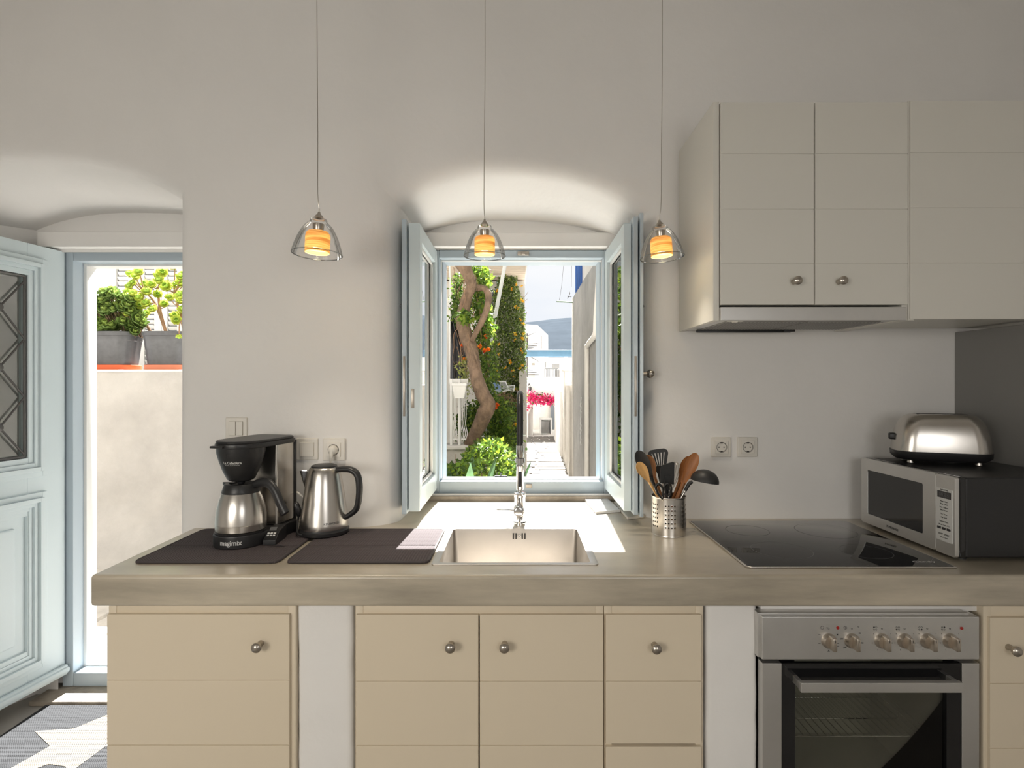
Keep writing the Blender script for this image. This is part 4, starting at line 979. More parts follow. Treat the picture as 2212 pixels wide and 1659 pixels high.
# ------------------------------------------------------------------ pendant lamps
def pendant(px, py, Y, dia, label, tilt):
    c = P(px, py, Y)            # centre of the glass rim
    t = thing('pendant_lamp', c, label, 'lamp', 'glass pendant lamps over the worktop', local=True)
    k = dia/.146; h = .112*k
    t.rotation_euler = tilt
    b = MB(); r0 = .073*k
    pr = [(r0, 0), (r0*.965, .012*k), (r0*.87, .035*k), (r0*.73, .06*k), (r0*.55, .082*k), (r0*.36, .096*k), (r0*.34, .100*k), (r0*.30, .1055*k), (r0*.14, .1075*k)]
    sp = []
    for i in range(len(pr)-1):
        p0, p1, p2, p3 = pr[max(i-1, 0)], pr[i], pr[i+1], pr[min(i+2, len(pr)-1)]
        for k_ in range(4):
            t_ = k_/4; sp.append(tuple(.5*((2*p1[c]) + (p2[c]-p0[c])*t_ + (2*p0[c]-5*p1[c]+4*p2[c]-p3[c])*t_*t_ + (3*p1[c]-p0[c]-3*p2[c]+p3[c])*t_**3) for c in (0, 1)))
    b.lathe(sp + [pr[-1]], n=64); b.build('glass_shade', 'lamp_glass', t, smooth=60)
    b = MB(); b.lathe([(r0-.0022, -.0005), (r0-.001, -.0018), (r0+.0004, -.0005), (r0+.0002, .0012), (r0-.0018, .0015)], n=56); b.build('glass_rim', 'lamp_rim', t)
    r1 = .0355*k
    b = MB(); b.lathe([(r1, .004*k), (r1, .052*k), (r1*.97, .060*k), (r1*.85, .066*k), (r1*.35, .068*k)], n=48); b.lathe([(r1-.0012, .004*k), (r1-.0012, .052*k), (r1*.94, .059*k), (r1*.83, .064*k), (r1*.35, .066*k)], n=48); b.build('veneer_shade', 'veneer', t, smooth=60)
    b = MB(); b.lathe([(0, .066*k), (.013*k, .067*k), (.016*k, .077*k), (.017*k, .090*k), (.0, .092*k)], n=24); b.build('lamp_holder', 'nickel', t)
    b = MB(); b.lathe([(.0145*k, .1075*k), (.011*k, .115*k), (.005*k, .121*k), (.0035*k, .127*k), (0, .1275*k)], n=24); b.build('cap', 'nickel', t)
    b = MB(); b.cyl((0, 0, .126*k), (0, 0, .138*k), .0026, .002, 10); b.build('cord_grip', 'white_plastic', t)
    b = MB(); b.lathe([(0, .016*k), (.008*k, .019*k), (.0125*k, .028*k), (.011*k, .040*k), (.007*k, .052*k), (.006*k, .066*k)], n=20); b.build('bulb', 'bulb', t)
    # cord hangs straight up to the ceiling
    ct = Matrix.Rotation(-tilt[1], 4, 'Y') @ Matrix.Rotation(-tilt[0], 4, 'X')
    b = MB(); pts = [V((0, 0, .136*k))]
    for i in range(1, 9):
        s = i/8; hh = (3.3 - c.z) * s; pts.append(ct @ V((.003*sin(s*7+px)*(1-s), 0, hh)) if i else V())
    b.tube(pts, .0011, 6, 4); b.build('cord', 'nickel', t)
    l = bpy.data.lights.new('pendant_light', 'POINT'); l.energy = .11; l.color = (1, .86, .56); l.shadow_soft_size = .012
    lo = bpy.data.objects.new('pendant_light', l); COL.objects.link(lo); lo.parent = t; lo.location = (0, 0, .004*k)
    l = bpy.data.lights.new('pendant_beam', 'SPOT'); l.energy = 5.0; l.color = (1, .88, .72); l.shadow_soft_size = .03; l.spot_size = R(84); l.spot_blend = 1
    lo = bpy.data.objects.new('pendant_beam', l); COL.objects.link(lo); lo.parent = t; lo.location = (0, 0, .012*k)
    return t
pendant(685, 549, 1.70, .150, 'lit glass pendant lamp with a wood veneer shade, over the kettle', (R(-2), R(2), 0))
pendant(1047, 553, 1.88, .142, 'lit glass pendant lamp with a wood veneer shade, before the window', (0, 0, 0))
pendant(1430, 556, 1.84, .144, 'lit glass pendant lamp with a wood veneer shade, beside the wall cabinets', (R(-2), R(-3.5), 0))

# ================================================================== OUTSIDE
rnd = random.Random(7)
def blob(b, n, o, amp=.02): pass
def leaf_mesh(name, parent, items, m, kind=None):
    """items: (pos, dir, up, length, width, colour); each leaf a folded four-sided blade"""
    vs = []; fs = []; cs = []
    for p, d, u, L, W, c in items:
        s = d.cross(u)
        if s.length < 1e-4: s = V((1, 0, 0))
        s.normalize(); nn = s.cross(d).normalized(); i = len(vs)
        vs += [p, p + d*L*.5 + s*W*.5 + nn*W*.12, p + d*L, p + d*L*.5 - s*W*.5 + nn*W*.12]
        fs += [(i, i+1, i+2), (i, i+2, i+3)]; cs += [c]*4
    me = bpy.data.meshes.new(name); me.from_pydata([tuple(v) for v in vs], [], fs)
    ca = me.color_attributes.new('col', 'FLOAT_COLOR', 'POINT'); fl = []
    for c in cs: fl += [c[0], c[1], c[2], 1]
    ca.data.foreach_set('color', fl); me.materials.append(M[m]); return put(name, me, parent, kind)
def rdir(r=rnd):
    a = r.uniform(0, 2*pi); z = r.uniform(-1, 1); q = math.sqrt(1-z*z); return V((q*cos(a), q*sin(a), z))
GREENS = [(.06, .12, .02), (.09, .17, .03), (.14, .23, .04), (.20, .28, .05), (.05, .09, .025)]
BRIGHT = [(.17, .29, .03), (.24, .34, .03), (.12, .22, .03), (.28, .38, .06), (.08, .15, .03)]
DUSTY = [(.17, .23, .08), (.25, .32, .10), (.34, .40, .15), (.12, .16, .06), (.44, .48, .26)]
def cloud(n, sampler, size, cols, droop=.2):
    it = []
    for _ in range(n):
        p = sampler(); d = rdir(); d.z -= droop; d.normalize(); u = rdir(); L = size * rnd.uniform(.6, 1.3)
        c = rnd.choice(cols); k = rnd.uniform(.75, 1.2); it.append((p, d, u, L, L*.6, tuple(min(1, x*k) for x in c)))
    return it

# ground of the lanes
b = MB(); b.box((-9, 2.701, -.12), (9, 40, -.012)); b.build('ground', 'joint', smooth=0, kind='structure')
# flagstones of the lane seen through the window (each a piece of the pavement)
lane = thing('pavement', (.5, 11, 0), 'whitewashed flagstone lane leading away from the window', kind='structure')
def stone_row(x0, x1, y0, y1, parent, ncol, r, m='stone', jit=.25):
    xs = [x0 + (x1-x0)*i/ncol for i in range(ncol+1)]; w = (x1-x0)/ncol
    for i in range(1, ncol): xs[i] += r.uniform(-jit, jit)*w
    for i in range(ncol):
        g_ = .012; a, c = xs[i]+g_, xs[i+1]-g_
        pts = []
        for (x, y) in ((a, y0+g_), ((a+c)/2, y0+g_), (c, y0+g_), (c, (y0+y1)/2), (c, y1-g_), ((a+c)/2, y1-g_), (a, y1-g_), (a, (y0+y1)/2)):
            pts.append((x + r.uniform(-.018, .018), y + r.uniform(-.018, .018)))
        h = r.uniform(0, .008); b = MB(); t = b.bm
        lo_ = [t.verts.new((x, y, -.012)) for x, y in pts]; cx = sum(p[0] for p in pts)/8; cy_ = sum(p[1] for p in pts)/8
        hi = [t.verts.new((cx+(x-cx)*.965, cy_+(y-cy_)*.965, h)) for x, y in pts]
        for k in range(8): t.faces.new((lo_[k], lo_[(k+1) % 8], hi[(k+1) % 8], hi[k]))
        t.faces.new(hi); b.build('flagstone', m, parent, smooth=0)
r = random.Random(3); y = 5.2; k = 0
while y < 15.0:
    d = r.uniform(.24, .42); xl = -.62 if y < 11.5 else -.45 + (y-11.5)*.22; xr = .80 + max(0, (y-8.5))*.035
    stone_row(xl, xr, y, y+d, lane, r.choice((3, 3, 4)), r); y += d
street = thing('pavement', (-1.7, 3.6, 0), 'pale stone street paving outside the open door', kind='structure')
y = 2.75
while y < 4.5:
    d = r.uniform(.3, .5); stone_row(-3.4, -.9, y, y+d, street, 5, r, 'street_stone'); y += d

# ---- across the street, seen through the door
GY = 4.62
b = MB(); t = b.bm; NX, NZ = 46, 26; ztop = Z(803, GY)
gr_ = []
for j in range(NZ+1):
    row = []
    for i in range(NX+1):
        x = -4.6 + 3.5*i/NX; z = -.05 + (ztop+.05)*j/NZ
        yy = GY - .30*max(0, 1-z/.55)**2 - .06*max(0, 1-z/1.1) + .02*noise.noise(V((x*2.3, 0, z*2.3))) + (.05*noise.noise(V((x*5, 3, z*6))) if z < .5 else 0)
        row.append(t.verts.new((x, yy, z)))
    gr_.append(row)
for j in range(NZ):
    for i in range(NX): t.faces.new((gr_[j][i], gr_[j][i+1], gr_[j+1][i+1], gr_[j+1][i]))
bk_ = [t.verts.new((v.co.x, GY+1.85, ztop)) for v in gr_[-1]]
for i in range(NX): t.faces.new((gr_[-1][i], gr_[-1][i+1], bk_[i+1], bk_[i]))
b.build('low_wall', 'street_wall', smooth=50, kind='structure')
MB().box((-4.6, GY-.015, ztop-.001), (-1.1, GY+1.85, ztop+.018), .006).build('wall_coping', 'whitewash', kind='structure')
MB().box((-5.2, 6.40, -.1), (-.95, 6.7, 2.88)).build('facade', 'whitewash', smooth=0, kind='structure')
# louvred shutters
SY = 6.28
sh = thing('louvred_shutter', (X(310, SY), SY, ztop+.018), 'white folding louvred shutters behind the potted succulents', 'shutter')
for k, (pa, pb) in enumerate(((254, 277), (313, 333), (363, 382), (411, 432))):
    xa, xb = X(pa, SY), X(pb, SY)
    nxt = X((313, 363, 411, 460)[k], SY)-.006
    mid = (xb + nxt)/2 + .01
    MB().box((xb, SY+.0, ztop+.019), (mid-.004, SY+.03, 2.87), .002).build('stile', 'white_paint', sh)
    MB().box((mid+.004, SY-.006, ztop+.019), (nxt, SY+.028, 2.87), .002).build('stile', 'white_paint', sh)
    zz = 1.65 if k != 1 else 1.61
    MB().box((xa, SY+.004, ztop+.019), (xb, SY+.026, zz-.02), .002).build('bottom_rail', 'white_paint', sh)
    base_s = None
    n_ = int((2.84-zz)/.0563)
    for i in range(n_):
        zc = zz + .0563*i
        if base_s is None:
            base_s = MB(); base_s.box((0, -.003, -.031), (xb-xa-.002, .003, .031), mtx=Matrix.Rotation(R(38), 4, 'X')); base_s = base_s.build('slat', 'white_paint', sh, smooth=0); base_s.location = V((xa+.001, SY+.014, zc)) - V(sh.location)
        else:
            c = base_s.copy(); COL.objects.link(c); c.location = V((xa+.001, SY+.014, zc)) - V(sh.location)
    MB().box((xa-.012, SY+.024, ztop+.019), (xb+.002, SY+.034, 2.87)).build('backing', 'grey_metal', sh, smooth=0)
MB().box((X(186, SY), SY-.01, ztop+.019), (X(252, SY), SY+.03, 2.87), .002).build('stile', 'white_paint', sh)

# rosettes of the succulents
def rosette(seed, cols, opened):
    r = random.Random(seed); it = []
    for ring_, (n, tilt, L) in enumerate(((7, .25, .62), (7, .65, .85), (6, 1.15, .8), (4, 1.45, .5))):
        for k in range(n):
            a = 2*pi*k/n + ring_*.45; c_, s_ = cos(a), sin(a)
            d = V((c_*cos(tilt*opened), s_*cos(tilt*opened), sin(tilt*opened))); u = V((-c_*sin(tilt), -s_*sin(tilt), cos(tilt)))
            col = cols[min(ring_, len(cols)-1)]; kk = r.uniform(.85, 1.15)
            it.append((V((0, 0, .02*ring_)), d, u, L, L*.62, tuple(min(1, x*kk) for x in col)))
    vs = []; fs = []; cs = []
    for p, d, u, L, W, c in it:
        s = d.cross(u).normalized(); nn = u; i = len(vs); e = tuple(min(1, x*1.35) for x in c)
        vs += [p, p + d*L*.55 + s*W*.42 + nn*.05, p + d*L*.9 + s*W*.38 + nn*.12, p + d*L*1.02 + nn*.14, p + d*L*.9 - s*W*.38 + nn*.12, p + d*L*.55 - s*W*.42 + nn*.05, p + d*L*.6 - nn*.02]
        fs += [(i, i+1, i+6), (i+1, i+2, i+6), (i+2, i+3, i+6), (i+3, i+4, i+6), (i+4, i+5, i+6), (i+5, i, i+6)]; cs += [c, c, e, e, e, c, c]
    me = bpy.data.meshes.new('rosette'); me.from_pydata([tuple(v) for v in vs], [], fs)
    ca = me.color_attributes.new('col', 'FLOAT_COLOR', 'POINT'); fl = []
    for c in cs: fl += [c[0], c[1], c[2], 1]
    ca.data.foreach_set('color', fl); me.materials.append(M['rosette']); return me
dark_r = [rosette(s, [(.11, .17, .05), (.15, .23, .06), (.24, .33, .08), (.33, .42, .11)], 1) for s in (1, 2)]
yell_r = [rosette(s, [(.48, .50, .10), (.46, .55, .09), (.40, .55, .12), (.36, .55, .14)], 1) for s in (3, 4)]
def put_rosette(parent, p, size, meshes, face):
    me = rnd.choice(meshes); o = bpy.data.objects.new('rosette', me); COL.objects.link(o); o.parent = parent
    o.location = p; o.scale = (size,)*3; o.rotation_euler = V(face).to_track_quat('Z', 'Y').to_euler(); o.rotation_euler.rotate_axis('Z', rnd.uniform(0, 6)); return o
PY_ = 4.86
def plant_pot(cx, label, slabel, sm_, w):
    zb_ = ztop + .018
    s = thing('saucer', (cx, PY_, zb_), slabel, 'saucer', 'saucers under the pots', local=True)
    b = MB(); b.prism(rrect(-w*.46, w*.46, -.135, .135, .12, 10), .0005, .045, bev=.006); b.build('saucer_body', sm_, s, wn=True)
    t = thing('potted_succulent', (cx, PY_, zb_+.0455), label, 'potted plant', 'potted succulents on the wall', local=True)
    H = .285; b = MB(); tt = b.bm; L_ = []; nn_ = 14
    def sec(hw, hd, rr, z, rib):
        o = rrect(-hw, hw, -hd, hd, rr, nn_); q = []
        for i, (x, y) in enumerate(o):
            k = 1 - (rib if (i // 2) % 2 == 0 else 0)/max(hw, .01); q.append(tt.verts.new((x*k, y*k, z)))
        return q
    for z, f, rib in ((0, .80, 0), (.012, .815, .003), (H*.72, .925, .004), (H*.74, .94, 0), (H*.87, .955, 0), (H*.875, 1.0, 0), (H*.99, 1.005, 0), (H, .985, 0), (H*.99, .955, 0), (H*.85, .93, 0)):
        L_.append(sec(w/2*f, .145*f, .13*f, z, rib))
    for A, B in zip(L_, L_[1:]):
        for i in range(len(A)): tt.faces.new((A[i], A[(i+1) % len(A)], B[(i+1) % len(B)], B[i]))
    tt.faces.new(L_[0][::-1]); b.build('pot', 'pot', t, smooth=35)
    b = MB(); b.prism(rrect(-w/2*.925, w/2*.925, -.133, .133, .12, 8), H*.82, H*.86); b.build('soil', 'soil', t, smooth=0)
    return t, H
cx1 = X(247, PY_); p1, H = plant_pot(cx1, 'grey pot of dense dark green rosettes, left one on the wall', 'bright orange saucer under the left pot', 'terracotta', .455)
cx2 = X(371, PY_); p2, H = plant_pot(cx2, 'grey pot of yellow-green branching rosettes, right one on the wall', 'faded pink saucer under the right pot', 'saucer2', .455)
zp = ztop + .018 + .0455
b = MB()
for _ in range(150):
    px = rnd.uniform(186, 304); py = rnd.uniform(634, 716) + (0 if px > 225 else 10) + max(0, (px-262)*.75)*(1 if rnd.random() < .7 else .8)
    if py > 722: py = rnd.uniform(690, 722)
    q = P(px, py, PY_ + rnd.uniform(-.13, .08)) - V((cx1, PY_, zp))
    b.tube([(q.x*.9, q.y*.3+.03, max(H*.85, q.z-.16)), (q.x*.95, q.y*.7+.015, max(H*.85, q.z-.07)), tuple(q)], .0045, 6, 2)
    rs_ = 1
    put_rosette(p1, q, rnd.uniform(.062, .092), dark_r, (q.x*1.1 + rnd.uniform(-.1, .1), -.16 + rnd.uniform(-.1, .1), .16 + q.z*.3))
b.build('stems', 'dark_stem', p1)
ROS = [(285, 598, .05), (295, 603, .045), (303, 593, .05), (345, 600, .05), (352, 592, .055), (378, 578, .05), (283, 622, .04), (291, 615, .04), (318, 616, .045), (332, 620, .055), (346, 612, .05), (364, 622, .06), (385, 620, .05), (395, 617, .06), (401, 598, .05), (390, 603, .045), (280, 636, .05), (292, 638, .045), (308, 646, .05), (318, 636, .05), (342, 638, .045), (370, 648, .05), (398, 642, .06), (405, 650, .05), (275, 664, .055), (284, 668, .05), (306, 662, .05), (318, 661, .05), (333, 672, .045), (358, 660, .045), (394, 655, .055), (400, 676, .06), (409, 684, .05), (380, 686, .05), (382, 694, .05), (295, 688, .045), (279, 682, .04), (313, 686, .045), (320, 680, .04), (412, 612, .05), (418, 640, .05), (424, 600, .05), (430, 628, .05), (436, 610, .05), (426, 670, .05)]
sb = MB()
trunks = [((360, 722), (335, 655), (312, 630)), ((360, 722), (345, 665), (342, 620)), ((328, 722), (305, 682), (290, 675)), ((400, 722), (384, 660), (376, 632)), ((405, 722), (392, 690), (395, 660)), ((410, 722), (425, 680), (430, 640))]
for tr in trunks:
    sb.tube([P(px, py, PY_ + .02) - V((cx2, PY_, zp)) for px, py in tr], [.013, .011, .008], 8, 4)
for px, py, s in ROS:
    dy = rnd.uniform(-.12, .08); q = P(px, py, PY_ + dy) - V((cx2, PY_, zp))
    tr = min(trunks, key=lambda t_: min(abs(t_[-1][0]-px) + abs(t_[-1][1]-py), abs(t_[1][0]-px) + abs(t_[1][1]-py)))
    a = tr[2] if (py < tr[2][1]+8) else tr[1]; a = P(a[0], a[1], PY_+.02) - V((cx2, PY_, zp))
    sb.tube([a, (a*.5 + q*.5) + V((0, 0, -.012)), q], [.006, .005, .0045], 6, 3)
    put_rosette(p2, q, s*1.45, yell_r, (rnd.uniform(-.5, .5), -1.0, rnd.uniform(.2, 1.3)))
q0 = P(388, 700, PY_-.16) - V((cx2, PY_, zp)); q1 = P(387, 722, PY_-.19) - V((cx2, PY_, zp)); sb.tube([P(395, 690, PY_-.1) - V((cx2, PY_, zp)), q0, q1], .005, 6, 3)
put_rosette(p2, q1, .045, yell_r, (.1, -.3, -1))
sb.build('stems', 'stem', p2)

# ---- garden side of the lane, seen through the window
# raised bed edge and planting in front
bed = thing('leafy_shrub', (-.65, 5.4, 0), 'bright green leafy shrub below the crooked trunk', 'shrub')
def samp_bed():
    while True:
        px = rnd.uniform(945, 1122); Yd = rnd.uniform(4.7, 6.6)
        top = 1012 - 62*max(0, sin(pi*(px-985)/150)) if px > 985 else 1008
        py = top + abs(rnd.gauss(0, 38)) + (Yd - 4.7) * -4
        if py < 1120 and not (px > 1112 and py < 985): return P(px, py, Yd)
leaf_mesh('foliage', bed, cloud(5200, samp_bed, .055, BRIGHT + BRIGHT + GREENS), 'leaf', 'stuff')
b = MB()
for _ in range(46):
    x = rnd.uniform(-1.15, -.05); yy = rnd.uniform(4.9, 6.2); b.tube([(x, yy, -.01), (x+rnd.uniform(-.08, .08), yy, .3), (x+rnd.uniform(-.15, .15), yy+rnd.uniform(-.1, .1), rnd.uniform(.45, .72))], [.008, .006, .003], 5, 2)
b.build('stems', 'stem', bed)
def agave(px, py, Y, n, L, label, lean):
    q = P(px, py, Y); t = thing('agave', (q.x, q.y, 0), label, 'plant', local=True)
    me = None
    for k in range(n):
        a = 2*pi*k/n + .5; b = MB(); pts = [];
        m_ = b.bm; w = L*.11; rows = []
        for i in range(7):
            s = i/6; rr = L*(.10 + .75*s*lean); zz_ = max(q.z-.25*L, 0)*(0) + .02 + (q.z)*s + L*.25*s; ww = w*(1-s)**.6*(.6+.8*min(1, s*3)) + .001
            c_, s_ = cos(a), sin(a)
            rows.append([m_.verts.new((c_*rr - s_*ww*u, s_*rr + c_*ww*u, zz_ + abs(u)*ww*.5)) for u in (-1, 0, 1)])
        for A, B in zip(rows, rows[1:]):
            for j in range(2): m_.faces.new((A[j], A[j+1], B[j+1], B[j]))
        bmesh.ops.solidify(m_, geom=m_.faces[:], thickness=.006); b.build('blade', 'agave', t)
agave(1002, 1035, 4.55, 7, .62, 'pointed blue-green agave below the crooked trunk', .5)
agave(1127, 1012, 8.0, 6, .30, 'small agave at the lane\'s left edge behind the tap', .55)

# crooked tree
TY = 6.0
tree = thing('crooked_tree', (X(1003, TY), TY, 0), 'tall crooked vine tree with bare brown trunk outside the window', 'tree')
TP = [(1000, 1180, 34), (1000, 1090, 32), (1004, 1005, 28), (1014, 972, 30), (1030, 930, 31), (1047, 893, 33), (1054, 874, 33), (1043, 852, 31), (1031, 822, 29), (1025, 790, 28), (1018, 756, 29), (1006, 722, 31), (999, 690, 30), (1003, 664, 26), (1010, 640, 23), (1018, 618, 23), (1011, 593, 26), (1000, 572, 30), (985, 548, 34), (960, 500, 36), (930, 420, 36)]
b = MB(); b.tube([P(px, py, TY + .12*sin(py*.02)) for px, py, w in TP], [w*.5*TY/F*(1+.06*sin(i*2.7)) for i, (a_, c_, w) in enumerate(TP)], 14, 6)
for v in b.bm.verts: v.co += V((noise.noise(v.co*9), noise.noise(v.co*9+V((5, 0, 0))), 0))*.010
b.build('trunk', 'bark', tree)
b = MB(); BP = [(1014, 625, 16), (1030, 622, 15), (1046, 624, 15), (1055, 636, 15), (1053, 662, 14), (1043, 690, 14), (1030, 715, 12), (1020, 735, 10)]
b.tube([P(px, py, TY - .02 + .06*sin(i)) for i, (px, py, w) in enumerate(BP)], [w*.5*TY/F for _, _, w in BP], 10, 5)
BQ = [(1012, 735, 10), (1024, 760, 9), (1034, 790, 9), (1040, 830, 8)]
b.tube([P(px, py, TY-.09) for px, py, w in BQ], [w*.25*TY/F for _, _, w in BQ], 8, 4)
b.build('branch', 'bark', tree)
b = MB()
for _ in range(26):
    px = rnd.uniform(975, 1040); py = rnd.uniform(560, 760); p0 = P(px, py, TY-.12+rnd.uniform(0, .35)); pts = [p0]
    for k in range(4): pts.append(pts[-1] + V((rnd.uniform(-.05, .05), rnd.uniform(-.03, .03), rnd.uniform(-.16, -.05))))
    b.tube(pts, [.0035, .003, .0025, .002, .0015], 5, 3)
b.build('twigs', 'stem', tree, kind='stuff')
def near_path(pts, spread, Y, dy):
    i = rnd.randrange(len(pts)-1); t = rnd.random(); px = pts[i][0]*(1-t)+pts[i+1][0]*t; py = pts[i][1]*(1-t)+pts[i+1][1]*t
    return P(px + rnd.gauss(0, spread), py + rnd.gauss(0, spread*.7), Y + rnd.uniform(-dy, dy))
vine = thing('climbing_vine', (X(1035, 6.5), 6.5, 0), 'green creeper with orange flowers around the crooked trunk', 'vine')
VP_ = [(1015, 575), (1035, 590), (1038, 615), (1030, 655), (1044, 690), (1040, 730), (1048, 770), (1052, 810), (1050, 850), (1040, 890), (1020, 900), (1012, 935)]
it = cloud(5200, lambda: near_path(VP_, 11, 6.55, .35), .045, GREENS + BRIGHT)
it += cloud(900, lambda: near_path([(990, 590), (988, 640), (985, 680), (998, 700)], 6, 6.4, .3), .05, GREENS)
it += cloud(420, lambda: near_path([(1040, 575), (1046, 610), (1046, 660), (1055, 700), (1058, 730)], 7, 6.2, .2), .065, BRIGHT)
it += cloud(200, lambda: near_path([(1000, 680), (1008, 690)], 6, 5.8, .08), .06, BRIGHT)
it += cloud(420, lambda: near_path([(1003, 775), (1000, 800), (1006, 825), (1003, 850)], 7, 6.1, .1), .03, [(.45, .50, .14), (.36, .42, .12), (.52, .54, .22)])
it += cloud(1300, lambda: near_path([(1018, 880), (1005, 905), (1018, 930), (1010, 950)], 12, 6.5, .25), .04, GREENS)
it += cloud(3200, lambda: near_path([(1075, 870), (1085, 900), (1075, 930), (1095, 960), (1060, 940)], 15, 7.0, .35), .05, GREENS + BRIGHT)
leaf_mesh('foliage', vine, it, 'leaf', 'stuff')
it = []
for px, py in ((1050, 727), (1029, 718), (1037, 748), (1046, 757), (1000, 745), (1074, 875), (1072, 880), (1004, 776), (1055, 755), (1013, 1000)):
    c = P(px, py, 6.1)
    for _ in range(22): d = rdir(); it.append((c, d, rdir(), .032, .03, rnd.choice([(.85, .16, .02), (.95, .35, .03), (.7, .08, .02)])))
leaf_mesh('blossoms', vine, it, 'petal', 'stuff')
b = MB()
for k in range(9):
    pts = [near_path(VP_[j:j+2], 5, 6.5, .1) for j in range(1, len(VP_)-1)]; b.tube([V((pts[0].x, 6.6, 3.0))] + pts + [V((pts[-1].x, 6.6, 0))], .005, 5, 2)
b.build('stems', 'stem', vine, kind='stuff')

# ivy-covered column of the neighbouring house
IY = 8.6
xi0, xi1 = X(1062, IY), X(1131, IY)
MB().box((-2.6, IY+.05, -.1), (xi1+.02, IY+3.0, 3.02)).build('neighbour_house', 'whitewash', smooth=0, kind='structure')
MB().box((X(1121, 8.25), 8.25, -.1), (X(1138, 8.25), IY+.051, Z(800, 8.25)), .03).build('house_buttress', 'old_wash', kind='structure')
ivy = thing('flowering_creeper', ((xi0+xi1)/2, IY, 0), 'tall dusty green creeper with yellow flowers covering the house corner', 'creeper')
def samp_ivy():
    z = rnd.uniform(.35, 3.12); s = (z-.35)/2.77
    hw = (xi1-xi0)/2 * (1.0 if s < .72 else 1.0 - .62*((s-.72)/.28)**1.5); cx = (xi0+xi1)/2 + (.02 if s < .7 else .02*(1-s)) - .05*(s < .3)
    x = cx + rnd.uniform(-1, 1)*hw*1.08; return V((x + .02*noise.noise(V((x*5, 0, z*5))), IY - .02 - abs(rnd.gauss(0, .13)), z))
leaf_mesh('foliage', ivy, cloud(17000, samp_ivy, .038, DUSTY + DUSTY + GREENS + BRIGHT[:2], .4), 'leaf', 'stuff')
leaf_mesh('dead_twigs', ivy, cloud(260, lambda: V((X(1090, 8.2)+rnd.gauss(0, .14), 8.25+rnd.uniform(-.1, .1), Z(862, 8.2)+rnd.gauss(0, .06))), .05, [(.32, .22, .12), (.4, .3, .2)]), 'leaf', 'stuff')
it = []
for _ in range(64):
    p = samp_ivy(); p.y = IY - .3
    if rnd.random() < .55: p.x = xi1 - abs(rnd.gauss(0, .09))
    for _ in range(8): d = rdir(); it.append((p, d, rdir(), .034, .026, rnd.choice([(.95, .62, .03), (.95, .75, .10), (.95, .42, .03)])))
leaf_mesh('blossoms', ivy, it, 'petal', 'stuff')
b = MB()
for _ in range(26):
    z = rnd.uniform(1.2, 2.9); pts = [V((xi1-.03, IY-.1, z))]
    for k in range(4): pts.append(pts[-1] + V((rnd.uniform(0, .045), rnd.uniform(-.05, .02), rnd.uniform(-.06, .05))))
    b.tube(pts, .0025, 4, 3)
b.build('tendrils', 'stem', ivy, kind='stuff')

# projecting roof slab with boarded soffit
sx1 = .115; rf = thing('roof_slab', (-.6, 8.2, 3.05), 'beige boarded roof overhang above the creeper', kind='structure')
MB().box((-3.0, 7.35, 3.075), (sx1+.02, 9.2, 3.17), .01).build('slab', 'whitewash', rf)
y = 7.38
while y < 8.98:
    MB().box((-3.0, y, 3.045), (sx1, y+.148, 3.078), .003).build('plank', 'soffit', rf); y += .155
# white awning pole, grey metal shutter
t = thing('awning_pole', P(1060, 760, 6.9), 'slanting white pole between the tree and the creeper', 'pole')
b = MB(); b.cyl(P(1058, 745, 6.9), P(1096, 545, 7.1), .024, n=14); b.build('tube', 'white_paint', t)
b = MB(); b.cyl(P(1058, 745, 6.9), P(1049, 800, 6.85), .017, n=12); b.cyl(P(1049, 800, 6.85), V((X(1047, 6.85), 6.85, 0)), .017, n=12); b.build('lower_tube', 'white_paint', t)
t = thing('metal_shutter', P(1060, 660, 8.5), 'dark grey metal shutter behind the awning pole', 'shutter')
z = Z(690, 8.55); k = 0
while z < Z(637, 8.55):
    MB().box((X(1042, 8.55), 8.55, z+.004), (X(1078, 8.55), 8.575, z+.088), .004).build('slat', 'grey_metal', t); z += .0925
MB().box((X(1042, 8.55), 8.577, Z(690, 8.55)), (X(1078, 8.55), 8.60, z)).build('backing', 'grey_metal', t, smooth=0)
# white beam + rail under the roof
b = MB(); b.box((X(1030, 8.3), 8.3, Z(597, 8.3)), (X(1086, 8.3), 8.33, Z(593, 8.3))); b.box((X(1028, 8.3), 8.28, Z(640, 8.3)), (X(1036, 8.3), 8.33, 3.04)); o = b.build('white_rail', 'white_paint'); tag(o, 'thin white rail and post under the roof overhang', 'rail')

# garden wall, ornate white railing, planter box
RY = 5.9
MB().box((-3.2, RY+.02, -.1), (X(1012, RY+.1), RY+.24, Z(968, RY)), .02).build('garden_wall', 'old_wash', kind='structure')
MB().box((-3.2, RY-.02, Z(971, RY)), (X(1014, RY+.1), RY+.28, Z(963, RY)), .01).build('garden_wall_coping', 'whitewash', kind='structure')
rl = thing('garden_railing', (X(985, RY), RY+.1, .75), 'white ornate iron railing on the garden wall, behind the planter', 'railing')
zr0, zr1 = Z(963, RY)+.0, Z(818, RY)
b = MB(); b.box((X(968, RY), RY+.085, zr1-.045), (X(1010, RY), RY+.115, zr1), .004); b.build('top_rail', 'white_paint', rl)
b = MB(); b.box((X(968, RY), RY+.09, zr0+.05), (X(1010, RY), RY+.11, zr0+.07), .002); b.build('bottom_rail', 'white_paint', rl)
for px in (970, 988):
    b = MB(); b.box((X(px, RY), RY-.05+.11, zr0), (X(px, RY)+.028, RY+.115, zr1), .003); b.build('post', 'white_paint', rl)
